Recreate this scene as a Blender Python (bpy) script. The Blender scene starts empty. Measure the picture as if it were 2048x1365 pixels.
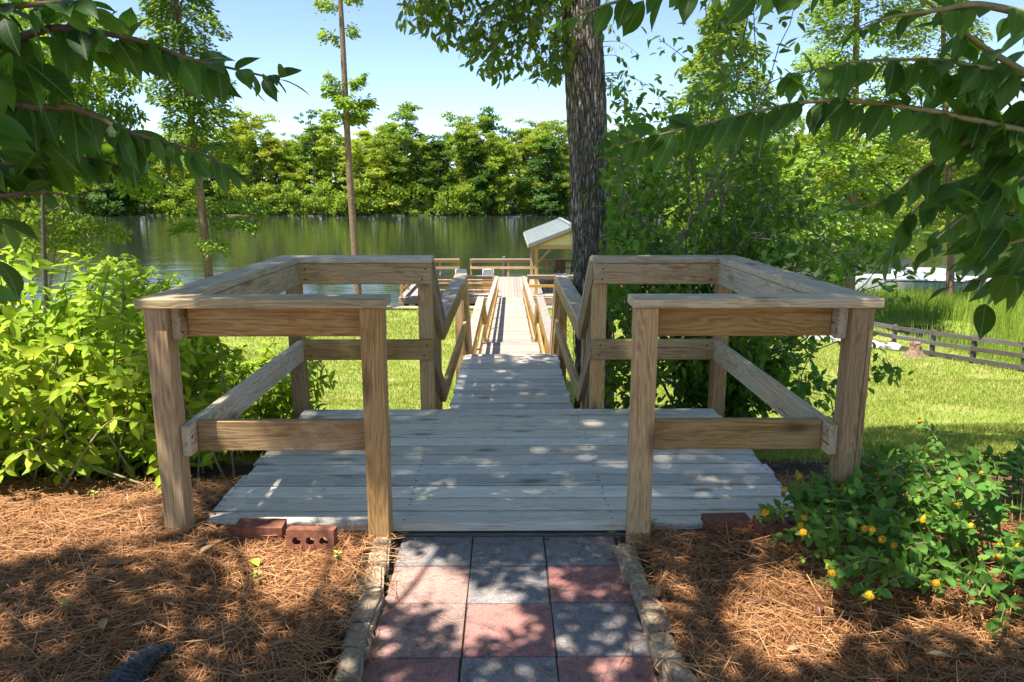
import bpy, bmesh, math, random
import numpy as np
from mathutils import Vector, Matrix
random.seed(7); RNG = np.random.default_rng(11)
SC = bpy.context.scene
COL = SC.collection

# ------------------------------------------------------------------ camera, sky, sun, exposure
F, PITCH, YAW = 1482.9, 0.2035, 0.0073
CAM = np.array([-0.005, -2.867, 1.379])
cam = bpy.data.cameras.new('camera'); camo = bpy.data.objects.new('camera', cam); COL.objects.link(camo)
cam.sensor_width = 36.0; cam.lens = 36.0 * F / 2048.0; cam.clip_start = 0.05; cam.clip_end = 2000
camo.location = CAM; camo.rotation_euler = (math.pi / 2 - PITCH, 0, -YAW)
SC.camera = camo
SUN = np.array([-0.31, -0.22, 0.92]); SUN /= np.linalg.norm(SUN)
w = bpy.data.worlds.new('World'); SC.world = w; w.use_nodes = True
nt = w.node_tree; bg = nt.nodes['Background']
sky = nt.nodes.new('ShaderNodeTexSky'); sky.sky_type = 'NISHITA'; sky.sun_disc = False
sky.sun_elevation = math.asin(SUN[2]); sky.sun_rotation = math.atan2(SUN[0], SUN[1])
sky.altitude = 3000; sky.air_density = 1.0; sky.dust_density = 0.0; sky.ozone_density = 1.6
sat = nt.nodes.new('ShaderNodeHueSaturation'); sat.inputs['Saturation'].default_value = 0.96
nt.links.new(sky.outputs[0], sat.inputs['Color']); nt.links.new(sat.outputs[0], bg.inputs[0]); bg.inputs[1].default_value = 0.092
sl = bpy.data.lights.new('sun', 'SUN'); sl.energy = 4.1; sl.angle = math.radians(0.53); sl.color = (1.0, 0.95, 0.86)
so = bpy.data.objects.new('sun', sl); COL.objects.link(so)
so.rotation_euler = Vector(SUN).to_track_quat('Z', 'Y').to_euler(); so.location = (0, 0, 30)
vs = SC.view_settings; vs.view_transform = 'Standard'; vs.look = 'None'; vs.gamma = 1; vs.exposure = 1.55
SC.render.engine = 'CYCLES'
cy = SC.cycles; cy.use_denoising = True; cy.use_adaptive_sampling = True; cy.adaptive_threshold = 0.02
cy.max_bounces = 6; cy.diffuse_bounces = 3; cy.glossy_bounces = 3; cy.transmission_bounces = 4; cy.caustics_reflective = False; cy.caustics_refractive = False

# ------------------------------------------------------------------ pixel helpers (2048 px photograph)
def ray(x, y):
    d = np.array([(x - 1024) / F, 1.0, -(y - 682.5) / F])
    c, s = math.cos(PITCH), math.sin(PITCH)
    v = np.array([d[0], c * d[1] + s * d[2], -s * d[1] + c * d[2]])
    c, s = math.cos(YAW), math.sin(YAW)
    return np.array([c * v[0] + s * v[1], -s * v[0] + c * v[1], v[2]])
def atY(x, y, Y): v = ray(x, y); return CAM + v * ((Y - CAM[1]) / v[1])
def atZ(x, y, Z): v = ray(x, y); return CAM + v * ((Z - CAM[2]) / v[2])
def project(P):
    v = np.atleast_2d(P) - CAM
    c, s = math.cos(YAW), math.sin(YAW)
    x = c * v[:, 0] - s * v[:, 1]; y = s * v[:, 0] + c * v[:, 1]; z = v[:, 2]
    c, s = math.cos(PITCH), math.sin(PITCH)
    d = c * y - s * z; u = s * y + c * z
    return 1024 + F * x / d, 682.5 - F * u / d, d

# ------------------------------------------------------------------ object helpers
def link(o, parent=None, loc=None):
    COL.objects.link(o)
    if parent is not None: o.parent = parent
    return o
def tag(o, label, cat, group=None, kind=None):
    if label: o['label'] = label
    if cat: o['category'] = cat
    if group: o['group'] = group
    if kind: o['kind'] = kind
    return o
def empty(name, loc, label, cat, group=None):
    e = bpy.data.objects.new(name, None); e.location = loc; e.empty_display_size = 0.1; COL.objects.link(e)
    return tag(e, label, cat, group)
def org(parent): return np.array(parent.location) if parent is not None else np.zeros(3)
def obj(name, me, mat=None, parent=None, loc=(0, 0, 0), rot=None, scale=None):
    o = bpy.data.objects.new(name, me)
    if mat is not None and len(me.materials) == 0: me.materials.append(mat)
    COL.objects.link(o)
    l = np.array(loc, float)
    if parent is not None: o.parent = parent; l = l - org(parent)
    M = Matrix.Identity(4) if rot is None else Matrix(rot).to_4x4()
    if scale is not None: M = M @ Matrix.Diagonal((*([scale] * 3 if np.isscalar(scale) else scale), 1))
    M.translation = Vector(l); o.matrix_local = M
    return o
def raw(name, V, faces, mat=None, smooth=False, rnd=None):
    me = bpy.data.meshes.new(name); me.from_pydata([tuple(map(float, v)) for v in V], [], faces); me.update()
    if smooth: me.polygons.foreach_set('use_smooth', np.ones(len(me.polygons), bool))
    if mat is not None: me.materials.append(mat)
    if rnd is not None:
        a = me.attributes.new('rnd', 'FLOAT', 'POINT'); a.data.foreach_set('value', np.asarray(rnd, np.float32))
    return me
def fast_mesh(name, V, Fq, mat=None, smooth=False, rnd=None):
    """V (n,3), Fq (m,k) all faces with k corners"""
    me = bpy.data.meshes.new(name); V = np.asarray(V, np.float32); Fq = np.asarray(Fq, np.int32)
    m, k = Fq.shape
    me.vertices.add(len(V)); me.vertices.foreach_set('co', V.ravel())
    me.loops.add(m * k); me.loops.foreach_set('vertex_index', Fq.ravel())
    me.polygons.add(m); me.polygons.foreach_set('loop_start', np.arange(0, m * k, k, dtype=np.int32))
    if smooth: me.polygons.foreach_set('use_smooth', np.ones(m, bool))
    me.update(calc_edges=True)
    if mat is not None: me.materials.append(mat)
    if rnd is not None:
        a = me.attributes.new('rnd', 'FLOAT', 'POINT'); a.data.foreach_set('value', np.asarray(rnd, np.float32))
    return me
_boxes = {}
def box_mesh(L, W, H, b, mat):
    key = (round(L, 3), round(W, 3), round(H, 3), b, mat.name)
    if key in _boxes: return _boxes[key]
    bm = bmesh.new(); bmesh.ops.create_cube(bm, size=1)
    bmesh.ops.scale(bm, vec=(L, W, H), verts=bm.verts)
    if b: bmesh.ops.bevel(bm, geom=bm.edges[:], offset=b, segments=1, affect='EDGES', profile=0.5)
    me = bpy.data.meshes.new('board'); bm.to_mesh(me); bm.free(); me.materials.append(mat)
    _boxes[key] = me
    return me
def board(name, p0, p1, wid, thk, mat, parent, up=(0, 0, 1), b=0.004):
    """beam from p0 to p1 (axis centre); wid across, thk along up"""
    p0, p1 = Vector(p0), Vector(p1); d = p1 - p0; L = d.length; x = d.normalized()
    u = Vector(up); y = u.cross(x).normalized(); z = x.cross(y)
    R = Matrix((x, y, z)).transposed()
    return obj(name, box_mesh(L, wid, thk, b, mat), None, parent, (p0 + p1) / 2, R)

# ------------------------------------------------------------------ materials
def mat_new(name):
    m = bpy.data.materials.new(name); m.use_nodes = True
    nt = m.node_tree; p = nt.nodes['Principled BSDF']
    return m, nt, p
def N(nt, t, **kw):
    n = nt.nodes.new(t)
    for k, v in kw.items(): setattr(n, k, v)
    return n
def ramp(nt, fac, stops):
    r = N(nt, 'ShaderNodeValToRGB'); e = r.color_ramp.elements
    while len(e) < len(stops): e.new(0.5)
    for i, (p, c) in enumerate(stops): e[i].position = p; e[i].color = (*c, 1)
    nt.links.new(fac, r.inputs[0]); return r.outputs[0]
def math_n(nt, op, a, b=None, c=None):
    n = N(nt, 'ShaderNodeMath', operation=op)
    for i, v in enumerate((a, b, c)):
        if v is None: continue
        if isinstance(v, (int, float)): n.inputs[i].default_value = v
        else: nt.links.new(v, n.inputs[i])
    return n.outputs[0]
def mix(nt, fac, a, b, blend='MIX'):
    n = N(nt, 'ShaderNodeMix', data_type='RGBA', blend_type=blend)
    for s, v in ((n.inputs[0], fac), (n.inputs[6], a), (n.inputs[7], b)):
        if isinstance(v, (int, float)): s.default_value = v
        elif isinstance(v, tuple): s.default_value = (*v, 1)
        else: nt.links.new(v, s)
    return n.outputs[2]
def noise(nt, vec, scale, detail=4, rough=0.55, dist=0):
    n = N(nt, 'ShaderNodeTexNoise'); n.inputs['Scale'].default_value = scale; n.inputs['Detail'].default_value = detail
    n.inputs['Roughness'].default_value = rough; n.inputs['Distortion'].default_value = dist
    if vec is not None: nt.links.new(vec, n.inputs['Vector'])
    return n.outputs[0]
def mapping(nt, vec, scale=(1, 1, 1), loc=None):
    n = N(nt, 'ShaderNodeMapping'); n.inputs['Scale'].default_value = scale
    nt.links.new(vec, n.inputs['Vector'])
    if loc is not None: nt.links.new(loc, n.inputs['Location'])
    return n.outputs[0]
def bump(nt, h, strength, dist, p):
    b = N(nt, 'ShaderNodeBump'); b.inputs['Strength'].default_value = strength; b.inputs['Distance'].default_value = dist
    nt.links.new(h, b.inputs['Height']); nt.links.new(b.outputs[0], p.inputs['Normal'])

def wood(name, dark, mid, light, grey, grey_amt, crack=0.5, ringc=1.0, rough=0.75):
    """sawn pine; local X is the length of the board"""
    m, nt, p = mat_new(name)
    tc = N(nt, 'ShaderNodeTexCoord'); oi = N(nt, 'ShaderNodeObjectInfo')
    cmb = N(nt, 'ShaderNodeCombineXYZ')
    for i, k in enumerate((37.0, 11.0, 7.3)): nt.links.new(math_n(nt, 'MULTIPLY', oi.outputs['Random'], k), cmb.inputs[i])
    base = N(nt, 'ShaderNodeVectorMath', operation='ADD')
    nt.links.new(tc.outputs['Object'], base.inputs[0]); nt.links.new(cmb.outputs[0], base.inputs[1])
    v = base.outputs[0]
    # growth rings: distance from a wandering pith line far below the board
    wv = mapping(nt, v, (0.75, 5.0, 5.0))
    warp = noise(nt, wv, 1.5, 4, 0.55, 0.3)
    sep = N(nt, 'ShaderNodeSeparateXYZ'); nt.links.new(v, sep.inputs[0])
    yz = math_n(nt, 'ADD', math_n(nt, 'MULTIPLY', sep.outputs[1], 1.0), math_n(nt, 'MULTIPLY', sep.outputs[2], 0.8))
    ph = math_n(nt, 'ADD', math_n(nt, 'MULTIPLY', yz, 300.0 * ringc), math_n(nt, 'MULTIPLY', warp, 85.0))
    ring = math_n(nt, 'MULTIPLY_ADD', math_n(nt, 'SINE', ph), 0.5, 0.5)
    ring = math_n(nt, 'POWER', ring, 1.6)
    fib = noise(nt, mapping(nt, v, (2.2, 130, 130)), 1.0, 3, 0.6)
    blot = noise(nt, mapping(nt, v, (2.0, 7, 7)), 1.3, 5, 0.65, 0.4)
    f = math_n(nt, 'ADD', math_n(nt, 'MULTIPLY', ring, 0.26), math_n(nt, 'MULTIPLY', fib, 0.72))
    col = ramp(nt, f, [(0.18, dark), (0.45, mid), (0.8, light)])
    col = mix(nt, math_n(nt, 'MULTIPLY', ramp(nt, blot, [(0.35, (0, 0, 0)), (0.7, (1, 1, 1))]), grey_amt), col, grey)
    st_ = noise(nt, mapping(nt, v, (3.2, 9, 9)), 1.0, 5, 0.7)
    col = mix(nt, ramp(nt, st_, [(0.56, (0, 0, 0)), (0.74, (0.5, 0.5, 0.5))]), col, tuple(c * 0.8 for c in dark))
    # knots
    vo = N(nt, 'ShaderNodeTexVoronoi'); nt.links.new(mapping(nt, v, (1.9, 5.2, 5.2)), vo.inputs['Vector']); vo.inputs['Scale'].default_value = 1.0
    kn = ramp(nt, vo.outputs['Distance'], [(0.05, (1, 1, 1)), (0.12, (0.5, 0.5, 0.5)), (0.19, (0, 0, 0))])
    col = mix(nt, math_n(nt, 'MULTIPLY', kn, 0.75), col, tuple(c * 0.45 for c in dark))
    # long drying cracks
    ck = noise(nt, mapping(nt, v, (0.8, 46, 46)), 1.0, 2, 0.5)
    ckm = ramp(nt, ck, [(0.685, (0, 0, 0)), (0.72, (1, 1, 1))])
    col = mix(nt, math_n(nt, 'MULTIPLY', ckm, crack), col, tuple(c * 0.28 for c in dark))
    hue = N(nt, 'ShaderNodeHueSaturation'); nt.links.new(col, hue.inputs['Color'])
    nt.links.new(math_n(nt, 'MULTIPLY_ADD', oi.outputs['Random'], 0.46, 0.74), hue.inputs['Value'])
    nt.links.new(math_n(nt, 'MULTIPLY_ADD', math_n(nt, 'FRACT', math_n(nt, 'MULTIPLY', oi.outputs['Random'], 7.7)), 0.4, 0.8), hue.inputs['Saturation'])
    nt.links.new(hue.outputs[0], p.inputs['Base Color'])
    p.inputs['Roughness'].default_value = rough; p.inputs['Specular IOR Level'].default_value = 0.25
    h = math_n(nt, 'SUBTRACT', f, math_n(nt, 'MULTIPLY', ckm, 0.9))
    bump(nt, h, 0.55, 0.003, p)
    return m
M_RAIL = wood('rail_pine', (0.19, 0.090, 0.028), (0.48, 0.275, 0.105), (0.61, 0.405, 0.18), (0.52, 0.41, 0.25), 0.50)
M_POST = wood('post_pine', (0.18, 0.085, 0.025), (0.48, 0.27, 0.10), (0.62, 0.40, 0.17), (0.51, 0.39, 0.23), 0.42, 0.6)
M_GREY = wood('weathered_pine', (0.20, 0.125, 0.062), (0.56, 0.42, 0.25), (0.68, 0.54, 0.35), (0.58, 0.51, 0.39), 0.5, 0.7)
M_DECK = wood('deck_pine', (0.31, 0.245, 0.165), (0.70, 0.615, 0.48), (0.79, 0.715, 0.59), (0.73, 0.665, 0.56), 0.6, 0.85)
M_DOCK = wood('dock_pine', (0.19, 0.13, 0.08), (0.36, 0.295, 0.23), (0.45, 0.385, 0.315), (0.40, 0.36, 0.325), 0.5, 0.5)
M_GOLD = wood('new_pine', (0.22, 0.105, 0.028), (0.44, 0.25, 0.085), (0.55, 0.35, 0.14), (0.48, 0.34, 0.18), 0.3, 0.3)
M_DARKW = wood('dark_fence_wood', (0.035, 0.027, 0.022), (0.10, 0.085, 0.072), (0.16, 0.14, 0.12), (0.16, 0.15, 0.14), 0.5, 0.6)

def plain(name, col, rough=0.6, spec=0.3, metal=0, var=0.0, scale=20, bmp=0):
    m, nt, p = mat_new(name); p.inputs['Roughness'].default_value = rough
    p.inputs['Specular IOR Level'].default_value = spec; p.inputs['Metallic'].default_value = metal
    if var:
        tc = N(nt, 'ShaderNodeTexCoord'); n = noise(nt, tc.outputs['Object'], scale, 5)
        nt.links.new(ramp(nt, n, [(0.3, tuple(c * (1 - var) for c in col)), (0.7, tuple(min(1, c * (1 + var)) for c in col))]), p.inputs['Base Color'])
        if bmp: bump(nt, n, 0.6, bmp, p)
    else: p.inputs['Base Color'].default_value = (*col, 1)
    return m
def leaf_mat(name, dark, light, trans=0.35, tcol=None, rough=0.42, vein=None, spec=0.35, tint=True):
    m, nt, p = mat_new(name)
    at = N(nt, 'ShaderNodeAttribute', attribute_name='rnd'); oi = N(nt, 'ShaderNodeObjectInfo')
    r = math_n(nt, 'FRACT', math_n(nt, 'ADD', at.outputs['Fac'], oi.outputs['Random']))
    hs = N(nt, 'ShaderNodeHueSaturation'); nt.links.new(mix(nt, r, dark, light), hs.inputs['Color']); col = hs.outputs[0]
    q1 = math_n(nt, 'FRACT', math_n(nt, 'MULTIPLY', oi.outputs['Random'], 5.3)); q2 = math_n(nt, 'FRACT', math_n(nt, 'MULTIPLY', oi.outputs['Random'], 17.9))
    if tint: nt.links.new(math_n(nt, 'MULTIPLY_ADD', q1, 0.5, 0.78), hs.inputs['Value']); nt.links.new(math_n(nt, 'MULTIPLY_ADD', q2, 0.05, 0.475), hs.inputs['Hue'])
    if vein is not None:
        tc = N(nt, 'ShaderNodeTexCoord'); sp = N(nt, 'ShaderNodeSeparateXYZ'); nt.links.new(tc.outputs['Object'], sp.inputs[0])
        ay = math_n(nt, 'ABSOLUTE', sp.outputs[1])
        mid = math_n(nt, 'LESS_THAN', ay, 0.012)
        sw = math_n(nt, 'SINE', math_n(nt, 'MULTIPLY', math_n(nt, 'SUBTRACT', sp.outputs[0], math_n(nt, 'MULTIPLY', ay, 0.9)), 46.0))
        side = math_n(nt, 'MULTIPLY', math_n(nt, 'GREATER_THAN', sw, 0.93), 0.35)
        col = mix(nt, math_n(nt, 'MAXIMUM', mid, side), col, vein)
    nt.links.new(col, p.inputs['Base Color'])
    p.inputs['Roughness'].default_value = rough; p.inputs['Specular IOR Level'].default_value = spec
    tr = N(nt, 'ShaderNodeBsdfTranslucent')
    nt.links.new(mix(nt, r, tuple(np.array(tcol or light) * 0.75), tuple(tcol or light)), tr.inputs[0])
    ms = N(nt, 'ShaderNodeMixShader'); ms.inputs[0].default_value = trans
    out = nt.nodes['Material Output']
    nt.links.new(p.outputs[0], ms.inputs[1]); nt.links.new(tr.outputs[0], ms.inputs[2]); nt.links.new(ms.outputs[0], out.inputs['Surface'])
    return m
ML_MYRTLE = leaf_mat('myrtle_leaf', (0.016, 0.052, 0.010), (0.085, 0.18, 0.030), 0.42, (0.24, 0.48, 0.025), 0.45, vein=(0.16, 0.25, 0.08), spec=0.16)
ML_MYRTLE_S = leaf_mat('myrtle_crown_leaf', (0.022, 0.070, 0.012), (0.065, 0.145, 0.026), 0.40, (0.22, 0.46, 0.025), 0.40)
ML_BERRY = leaf_mat('beautyberry_leaf', (0.20, 0.31, 0.012), (0.40, 0.48, 0.035), 0.40, (0.52, 0.62, 0.02), 0.5, vein=(0.34, 0.44, 0.08), spec=0.15)
ML_LANT = leaf_mat('lantana_leaf', (0.045, 0.14, 0.020), (0.15, 0.29, 0.045), 0.32, (0.28, 0.48, 0.03), 0.5, vein=(0.12, 0.26, 0.06), spec=0.15)
ML_CAM = leaf_mat('camellia_leaf', (0.028, 0.095, 0.012), (0.13, 0.26, 0.03), 0.38, (0.32, 0.54, 0.03), 0.42, spec=0.25)
ML_GUM = leaf_mat('tupelo_leaf', (0.03, 0.08, 0.012), (0.10, 0.18, 0.022), 0.40, (0.30, 0.46, 0.02), 0.4)
ML_CYP = leaf_mat('cypress_leaf', (0.12, 0.21, 0.02), (0.28, 0.38, 0.035), 0.42, (0.44, 0.56, 0.03), 0.6)
ML_FAR = [leaf_mat('far_leaf_bright', (0.19, 0.28, 0.018), (0.40, 0.46, 0.045), 0.42, (0.56, 0.64, 0.04), 0.6),
          leaf_mat('far_leaf_mid', (0.11, 0.20, 0.018), (0.27, 0.37, 0.04), 0.40, (0.42, 0.56, 0.04), 0.6),
          leaf_mat('far_leaf_deep', (0.035, 0.09, 0.016), (0.10, 0.19, 0.03), 0.35, (0.2, 0.36, 0.03), 0.6)]
ML_GRASS = leaf_mat('lawn_blade', (0.19, 0.255, 0.022), (0.47, 0.46, 0.115), 0.35, (0.42, 0.50, 0.06), 0.6, tint=False)
ML_MARSH = leaf_mat('marsh_blade', (0.15, 0.25, 0.02), (0.34, 0.43, 0.06), 0.35, (0.34, 0.46, 0.04), 0.6, tint=False)
ML_STRAW = leaf_mat('pine_needle', (0.20, 0.080, 0.027), (0.68, 0.345, 0.145), 0.05, (0.4, 0.2, 0.08), 0.55, tint=False)
ML_DEAD = leaf_mat('dead_leaf', (0.16, 0.085, 0.04), (0.40, 0.28, 0.16), 0.15, (0.4, 0.25, 0.1), 0.6)
ML_LIME = leaf_mat('lime_leaf', (0.35, 0.45, 0.06), (0.42, 0.5, 0.1), 0.3, (0.4, 0.5, 0.05), 0.5)
M_TWIG = plain('twig_bark', (0.16, 0.115, 0.075), 0.8, 0.2, 0, 0.35, 60)
M_TWIG_G = plain('green_twig', (0.24, 0.22, 0.09), 0.6, 0.3, 0, 0.25, 40)
M_BRANCH = plain('grey_branch', (0.20, 0.175, 0.145), 0.85, 0.2, 0, 0.4, 30)
M_CYPT = plain('cypress_bark', (0.22, 0.145, 0.095), 0.9, 0.15, 0, 0.4, 14, 0.01)
M_CYPD = plain('dark_cypress_bark', (0.10, 0.085, 0.075), 0.9, 0.15, 0, 0.4, 14, 0.01)
M_FART = plain('far_trunk_bark', (0.19, 0.165, 0.14), 0.9, 0.1, 0, 0.4, 3)
M_BRICK = plain('fired_brick', (0.22, 0.085, 0.052), 0.85, 0.2, 0, 0.35, 40, 0.002)
M_CONC = plain('edging_concrete', (0.36, 0.275, 0.185), 0.9, 0.2, 0, 0.45, 55, 0.003)
M_ROCK = plain('pale_rock', (0.42, 0.41, 0.40), 0.85, 0.2, 0, 0.3, 6)
M_FLOWER = plain('lantana_flower', (0.72, 0.34, 0.015), 0.6, 0.2, 0, 0.25, 90)
M_SCREW = plain('rusty_screw', (0.035, 0.028, 0.025), 0.6)

def paver_mat():
    m, nt, p = mat_new('paver_concrete')
    tc = N(nt, 'ShaderNodeTexCoord'); oi = N(nt, 'ShaderNodeObjectInfo')
    geo = N(nt, 'ShaderNodeNewGeometry')
    big = noise(nt, geo.outputs['Position'], 5.0, 3, 0.6)
    fine = noise(nt, geo.outputs['Position'], 130, 3, 0.7)
    vo = N(nt, 'ShaderNodeTexVoronoi'); vo.inputs['Scale'].default_value = 210; nt.links.new(geo.outputs['Position'], vo.inputs['Vector'])
    # object colour carries the paver's own tint
    col = mix(nt, ramp(nt, big, [(0.35, (0, 0, 0)), (0.68, (0.6, 0.6, 0.6))]), oi.outputs['Color'], (0.22, 0.18, 0.165))
    mot = noise(nt, geo.outputs['Position'], 22, 5, 0.7, 0.5)
    col = mix(nt, ramp(nt, mot, [(0.50, (0, 0, 0)), (0.66, (0.75, 0.75, 0.75))]), col, (0.12, 0.095, 0.09))
    col = mix(nt, ramp(nt, fine, [(0.3, (0.75, 0.75, 0.75)), (0.75, (0, 0, 0))]), col, (0.10, 0.08, 0.075))
    col = mix(nt, ramp(nt, vo.outputs['Distance'], [(0.10, (0.6, 0.6, 0.6)), (0.2, (0, 0, 0))]), col, (0.52, 0.47, 0.44))
    nt.links.new(col, p.inputs['Base Color']); p.inputs['Roughness'].default_value = 0.85; p.inputs['Specular IOR Level'].default_value = 0.25
    bump(nt, fine, 0.5, 0.003, p)
    return m
M_PAVER = paver_mat()

# ------------------------------------------------------------------ terrain
GY = np.array([-12, -1.2, 0.0, 0.6, 1.5, 2.5, 4, 5.4, 6.3, 7.2, 9, 11.3, 13, 18, 24, 27.3])
GZ = np.array([-0.02, -0.055, -0.062, -0.10, -0.28, -0.62, -1.0, -1.38, -1.75, -1.95, -2.15, -2.42, -2.8, -3.15, -3.42, -3.52])
SHORE_Y = 27.3; WATER = -4.2
def smooth(a, b, t):
    t = np.clip((t - a) / (b - a), 0, 1); return t * t * (3 - 2 * t)
def ground(X, Y):
    X = np.asarray(X, float); Y = np.asarray(Y, float)
    z = np.interp(Y, GY, GZ)
    z = z + 0.025 * np.sin(X * 1.7 + Y * 0.9) * smooth(1, 5, Y) + 0.03 * np.sin(X * 0.6 - Y * 0.5) * smooth(2, 8, Y)
    z = z + 0.05 * smooth(0.7, 1.6, np.abs(X)) * smooth(0.9, 0.2, Y)
    z = np.where((X > -0.60) & (X < 0.56) & (Y < 0.12), np.minimum(z, -0.135), z)
    z = np.where((np.abs(X - .01) < 1.30) & (Y > 0.12) & (Y < 1.75), np.minimum(z, -0.22), z)
    # beyond the fence on the right the lawn drops to the marsh and its creek
    marsh = -3.95 + 0.05 * np.sin(X * 1.3) * np.cos(Y * 1.1)
    creek = smooth(22.0, 23.0, Y) * smooth(27.6, 26.6, Y) * smooth(18.2, 17.0, X)
    marsh = marsh - 0.75 * creek
    marsh = marsh - 1.2 * smooth(33.5, 35.5, Y)
    t = smooth(12.7, 14.2, X)
    z = z * (1 - t) + np.minimum(z, marsh) * t
    z = np.where(Y > SHORE_Y, np.where(X > 12.5, marsh * 1.0, -5.6), z)
    return z
def ground_mat():
    m, nt, p = mat_new('garden_ground')
    tc = N(nt, 'ShaderNodeTexCoord'); v = tc.outputs['Object']
    sp = N(nt, 'ShaderNodeSeparateXYZ'); nt.links.new(v, sp.inputs[0])
    n1 = noise(nt, v, 1.6, 5, 0.6); n2 = noise(nt, v, 26, 5, 0.65); n3 = noise(nt, v, 0.35, 3)
    soil = ramp(nt, n2, [(0.3, (0.020, 0.014, 0.010)), (0.55, (0.075, 0.050, 0.034)), (0.75, (0.16, 0.11, 0.075))])
    straw = ramp(nt, n2, [(0.3, (0.07, 0.034, 0.015)), (0.55, (0.20, 0.095, 0.038)), (0.78, (0.38, 0.19, 0.08))])
    grass = ramp(nt, n2, [(0.3, (0.10, 0.16, 0.02)), (0.55, (0.22, 0.27, 0.045)), (0.8, (0.36, 0.35, 0.10))])
    dry = ramp(nt, n1, [(0.48, (0, 0, 0)), (0.70, (1, 1, 1))])
    grass = mix(nt, math_n(nt, 'MULTIPLY', dry, 0.55), grass, (0.42, 0.35, 0.15))
    # y position plus noise decides straw bed, bare soil, lawn
    yy = math_n(nt, 'ADD', sp.outputs[1], math_n(nt, 'MULTIPLY', math_n(nt, 'SUBTRACT', n1, 0.5), 1.8))
    f1 = ramp(nt, math_n(nt, 'MULTIPLY_ADD', yy, 1.6, 0.0), [(0.3, (0, 0, 0)), (0.95, (1, 1, 1))])
    yl = math_n(nt, 'ADD', sp.outputs[1], math_n(nt, 'MULTIPLY', math_n(nt, 'SUBTRACT', n1, 0.5), 2.4))
    f2 = ramp(nt, math_n(nt, 'SUBTRACT', yl, 1.5), [(0.0, (0, 0, 0)), (0.55, (1, 1, 1))])
    col = mix(nt, f1, straw, soil); col = mix(nt, f2, col, grass)
    nt.links.new(col, p.inputs['Base Color']); p.inputs['Roughness'].default_value = 0.95; p.inputs['Specular IOR Level'].default_value = 0.1
    bump(nt, n2, 0.8, 0.03, p)
    return m
xs = np.unique(np.concatenate([np.arange(-90, -12, 3.0), np.arange(-12, 20, 0.25), [-1.31, -1.28, 1.30, 1.33, -0.62, -0.59, 0.55, 0.58], np.arange(20, 91, 3.0)]))
ys = np.unique(np.concatenate([np.arange(-14, -3, 1.0), np.arange(-3, 8, 0.2), [0.11, 0.13], np.arange(8, 27.3, 0.5), [27.29, 27.31], np.arange(27.6, 37, 0.5), [40, 46]]))
GX, GYY = np.meshgrid(xs, ys); nx, ny = len(xs), len(ys)
idx = np.arange(nx * ny).reshape(ny, nx)
quads = np.stack([idx[:-1, :-1], idx[:-1, 1:], idx[1:, 1:], idx[1:, :-1]], -1).reshape(-1, 4)
me = fast_mesh('ground', np.stack([GX, GYY, ground(GX, GYY)], -1).reshape(-1, 3), quads, ground_mat(), True)
tag(obj('ground', me), None, None, kind='structure')

# water
def water_mat():
    m, nt, p = mat_new('river_water')
    p.inputs['Base Color'].default_value = (0.022, 0.026, 0.016, 1); p.inputs['Roughness'].default_value = 0.04
    p.inputs['IOR'].default_value = 1.33; p.inputs['Specular IOR Level'].default_value = 0.5
    tc = N(nt, 'ShaderNodeTexCoord'); v = tc.outputs['Object']
    a = noise(nt, mapping(nt, v, (0.9, 2.2, 1)), 1.0, 3, 0.55); b = noise(nt, mapping(nt, v, (0.12, 0.3, 1)), 1.0, 3, 0.5)
    h = math_n(nt, 'ADD', math_n(nt, 'MULTIPLY', a, 0.5), math_n(nt, 'MULTIPLY', b, 1.4))
    bump(nt, h, 0.28, 0.10, p)
    return m
me2 = raw('river', [(-420, 14.0, 0), (420, 14.0, 0), (420, 420, 0), (-420, 420, 0)], [(0, 1, 2, 3)], water_mat())
tag(obj('river', me2, None, None, (0, 0, WATER)), None, None, kind='structure')
# far bank ground
FB = 152.0
bx = np.linspace(-420, 420, 85); V = []; Q = []
for i, x in enumerate(bx):
    e = FB + 2.0 * math.sin(x * 0.05) + 1.2 * math.sin(x * 0.21)
    V += [(x, e, WATER - 0.6), (x, e + 1.0, WATER + 0.25), (x, e + 14, WATER + 0.9), (x, 420, WATER + 3)]
for i in range(len(bx) - 1):
    for j in range(3): a = i * 4 + j; Q.append((a, a + 4, a + 5, a + 1))
tag(obj('far_bank', raw('far_bank', V, Q, plain('far_bank_soil', (0.05, 0.055, 0.025), 0.95, 0.1, 0, 0.4, 0.5), True)), None, None, kind='structure')
# seawall on this shore
sw = empty('seawall', (-4, SHORE_Y, WATER), 'low timber seawall with pale flat cap along the lawn edge', 'seawall')
for i, x0 in enumerate(np.arange(-44, 12, 4.0)):
    board('cap_timber', (x0 + 0.005, SHORE_Y + 0.05, -3.44), (x0 + 3.995, SHORE_Y + 0.05, -3.44), 0.34, 0.07, M_GREY, sw)
    board('wall_plank', (x0, SHORE_Y + 0.12, -3.99), (x0 + 3.99, SHORE_Y + 0.12, -3.99), 0.06, 1.0, M_DARKW, sw)
# ------------------------------------------------------------------ viewing deck
DZ = -0.035
XOL, XOR, XIL, XIR = -1.425, 1.446, -0.493, 0.5045   # outer edges of the corner posts, inner edges of the gate posts
CAPZ, MIDZ, BH, T, PW = 0.958, 0.430, 0.130, 0.038, 0.089
YB = 1.80
def xc(Y): return 0.02 + 0.0045 * Y
deck = empty('viewing_deck', (0, 0.9, DZ - 0.15), 'weathered wooden viewing deck with chunky railings at the end of the paver path', 'deck')
nb = 12; pitch = (YB - 0.095) / nb
for i in range(nb):
    y = 0.095 + (i + 0.5) * pitch
    j = random.uniform(-0.012, 0.012)
    board('deck_board', (-1.325 + j, y, DZ - 0.019 + random.uniform(-.0015, .0015)), (1.345 + j, y + random.uniform(-.002, .002), DZ - 0.019 + random.uniform(-.0015, .0015)), pitch - random.uniform(0.015, 0.023), T, M_DECK, deck)
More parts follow.
